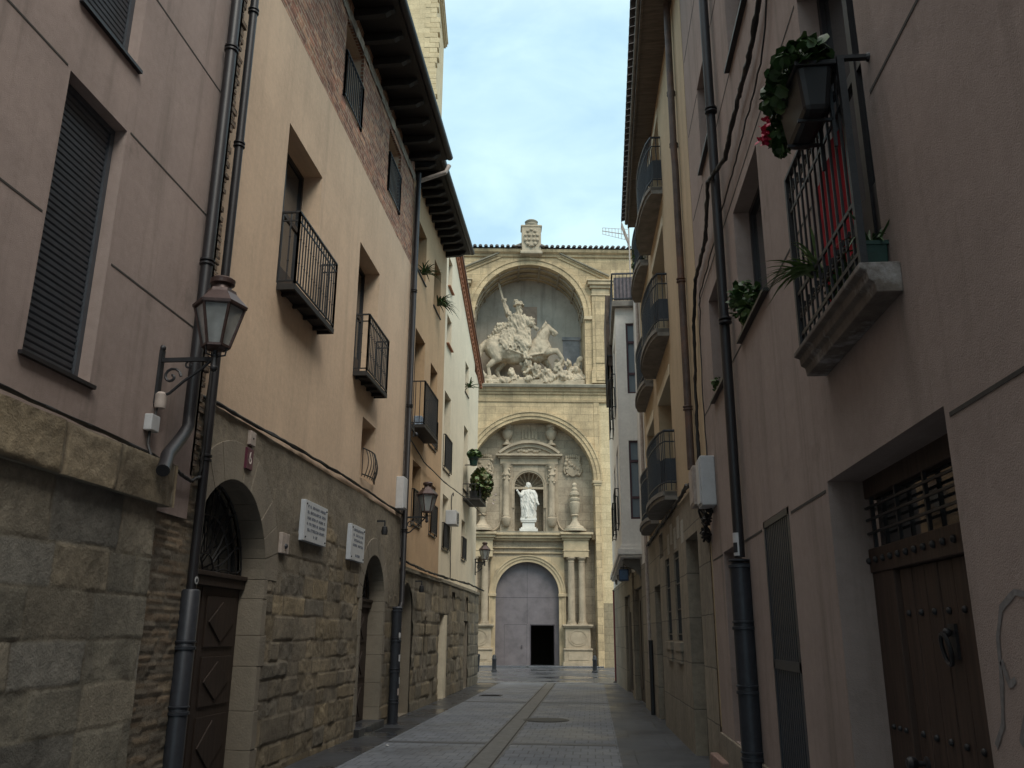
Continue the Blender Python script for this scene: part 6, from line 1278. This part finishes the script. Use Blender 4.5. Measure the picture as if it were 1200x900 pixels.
t = thing('plant_pot', 'dark green oblong pot at the near end of the rose house balcony', 'plant pot', (1.39, 3.98, 3.28)); mb = MB(); mb.rows([[(1.34, 3.92, 3.28), (1.44, 3.92, 3.28), (1.44, 4.10, 3.28), (1.34, 4.10, 3.28)], [(1.325, 3.905, 3.42), (1.445, 3.905, 3.42), (1.445, 4.12, 3.42), (1.325, 4.12, 3.42)]], True, True); mb.build('pot', M['potg'], t, bevel=.008); mb = MB(); mb.box(1.32, 1.447, 3.90, 4.125, 3.405, 3.425); mb.build('rim', M['potg'], t)
spider('pot_plant', 'thin green shoots in the dark green balcony pot', (1.39, 4.0, 3.42), 16, .26, 5, 'leaf', (-.2, 0, .9), None, .010)
geranium('trailing_plant', 'low dark green plant behind the lower balcony bars', (1.37, 4.40, 3.46), .055, .28, .15, 190, 8, 'plant', None, .028, ('leaf',))
geranium('sill_plant', 'bushy potted plant on the sill of the rose house window', (1.44, 7.45, 4.52), .15, .24, .19, 190, 4, 'plant', None, .038, ('leaf', 'leaf2'), 1, [(1.42, 7.55, 4.66)])
t = thing('plant_pot', 'small dark pot on the sill of the rose house window', 'plant pot', (1.48, 7.5, 4.27)); mb = MB(); mb.lathe((1.50, 7.5, 4.275), [(.06, 0), (.08, .12), (.085, .13)], 12); mb.build('pot', M['pot'], t, smooth=40); mb = MB(); mb.lathe((1.50, 7.5, 4.395), [(.088, 0), (.09, .02)], 12); mb.build('rim', M['pot'], t)
geranium('sill_plant', 'tiny green plant on the farther sill of the rose house', (1.46, 9.5, 4.33), .06, .10, .09, 40, 14, 'plant', None, .03, ('leaf', 'leaf2'))
spider('hanging_plant', 'long leaved plant in the upper left window of the tan house', (-3.93, 19.0, 10.0), 34, .55, 6, 'leaf', (.35, -.05, .35), None, .028)
spider('hanging_plant', 'spreading green plant leaning out of the upper right window of the tan house', (-3.90, 20.95, 9.95), 42, .62, 7, 'leaf', (.8, .05, .25), None, .028)
spider('hanging_plant', 'green tuft hanging in an upper window of the cream house', (-4.0, 27.6, 9.6), 26, .5, 8, 'leaf', (.4, 0, .1), None, .03)
t = thing('folded_cloth', 'folded blue and white cloth on the tan house balcony', 'cloth', (-3.8, 18.6, 6.05)); mb = MB()
for k in range(5): mb.fbox(FC, 18.3 + .01 * k, 18.75 - .012 * k, 6.06 + .045 * k, 6.10 + .045 * k, .05, .24)
mb.build('stack', simple('blue_white_cloth', (.30, .38, .48), .9, 0, .5, 9, .1, tint=(.6, .62, .63)), t, bevel=.012)
t = thing('plant_balcony', 'dark iron flower rack crowded with pots on the cream house wall', 'flower rack', FD.p(28, 5.9, .2)); mb = MB(); mb.fbox(FD, 27.2, 28.9, 5.74, 5.80, 0, .55); mb.build('shelf', M['woodblack'], t); railing(FD, 27.22, 28.88, 5.8, 6.25, .53, t, 'rail', bars=.12)
for k in range(5): mb = MB(); c = FD.p(27.4 + .33 * k, 5.8, .32); mb.lathe(c, [(.10, 0), (.14, .22), (.15, .24)], 10); mb.build('pot', M['pot'], t, smooth=40)
geranium('balcony_bush', 'bushy olive green plants spilling from the flower rack of the cream house', FD.p(28.15, 6.38, .48), .36, .85, .52, 900, 9, 'plant', None, .075, ('leafdry', 'leaf2'), 3, [FD.p(28.7, 5.95, .85), FD.p(28.5, 6.1, .9), FD.p(28.9, 5.85, .8)])
geranium('bush_top', 'small bright green plant in a pot above the olive bush', FD.p(27.6, 7.30, .30), .24, .30, .15, 130, 10, 'plant', None, .07, ('leaf', 'leaf2'))
t = thing('hanging_pot', 'green pot fixed to the cream wall above the olive bush', 'plant pot', FD.p(27.6, 6.95, .25)); mb = MB(); mb.lathe(FD.p(27.6, 6.92, .28), [(.11, 0), (.16, .26), (.17, .28)], 12); mb.build('pot', M['potg'], t, smooth=40); mb = MB(); mb.bar(FD.p(27.6, 6.94, 0), FD.p(27.6, 6.94, .4), .03); mb.lathe(FD.p(27.6, 7.1, .28), [(.165, 0), (.17, .02)], 12); mb.build('holder', M['iron'], t)
geranium('terrace_plant', 'light green plant behind the top balcony of the sand house', FT.p(18.1, 9.75, .12), .15, .5, .28, 120, 12, 'plant', None, .05, ('leaf2',))
t = thing('camera_box', 'small dark floodlight fixed below the capital left of the upper niche', 'floodlight', FH.p(-3.6, 20.2, .3)); mb = MB(); mb.fbox(FH, -3.75, -3.35, 19.95, 20.4, .22, .55); mb.build('casing', M['iron'], t, bevel=.03); mb = MB(); mb.fbox(FH, -3.6, -3.5, 20.1, 20.2, .0, .22); mb.build('arm', M['steel'], t)
# (end)
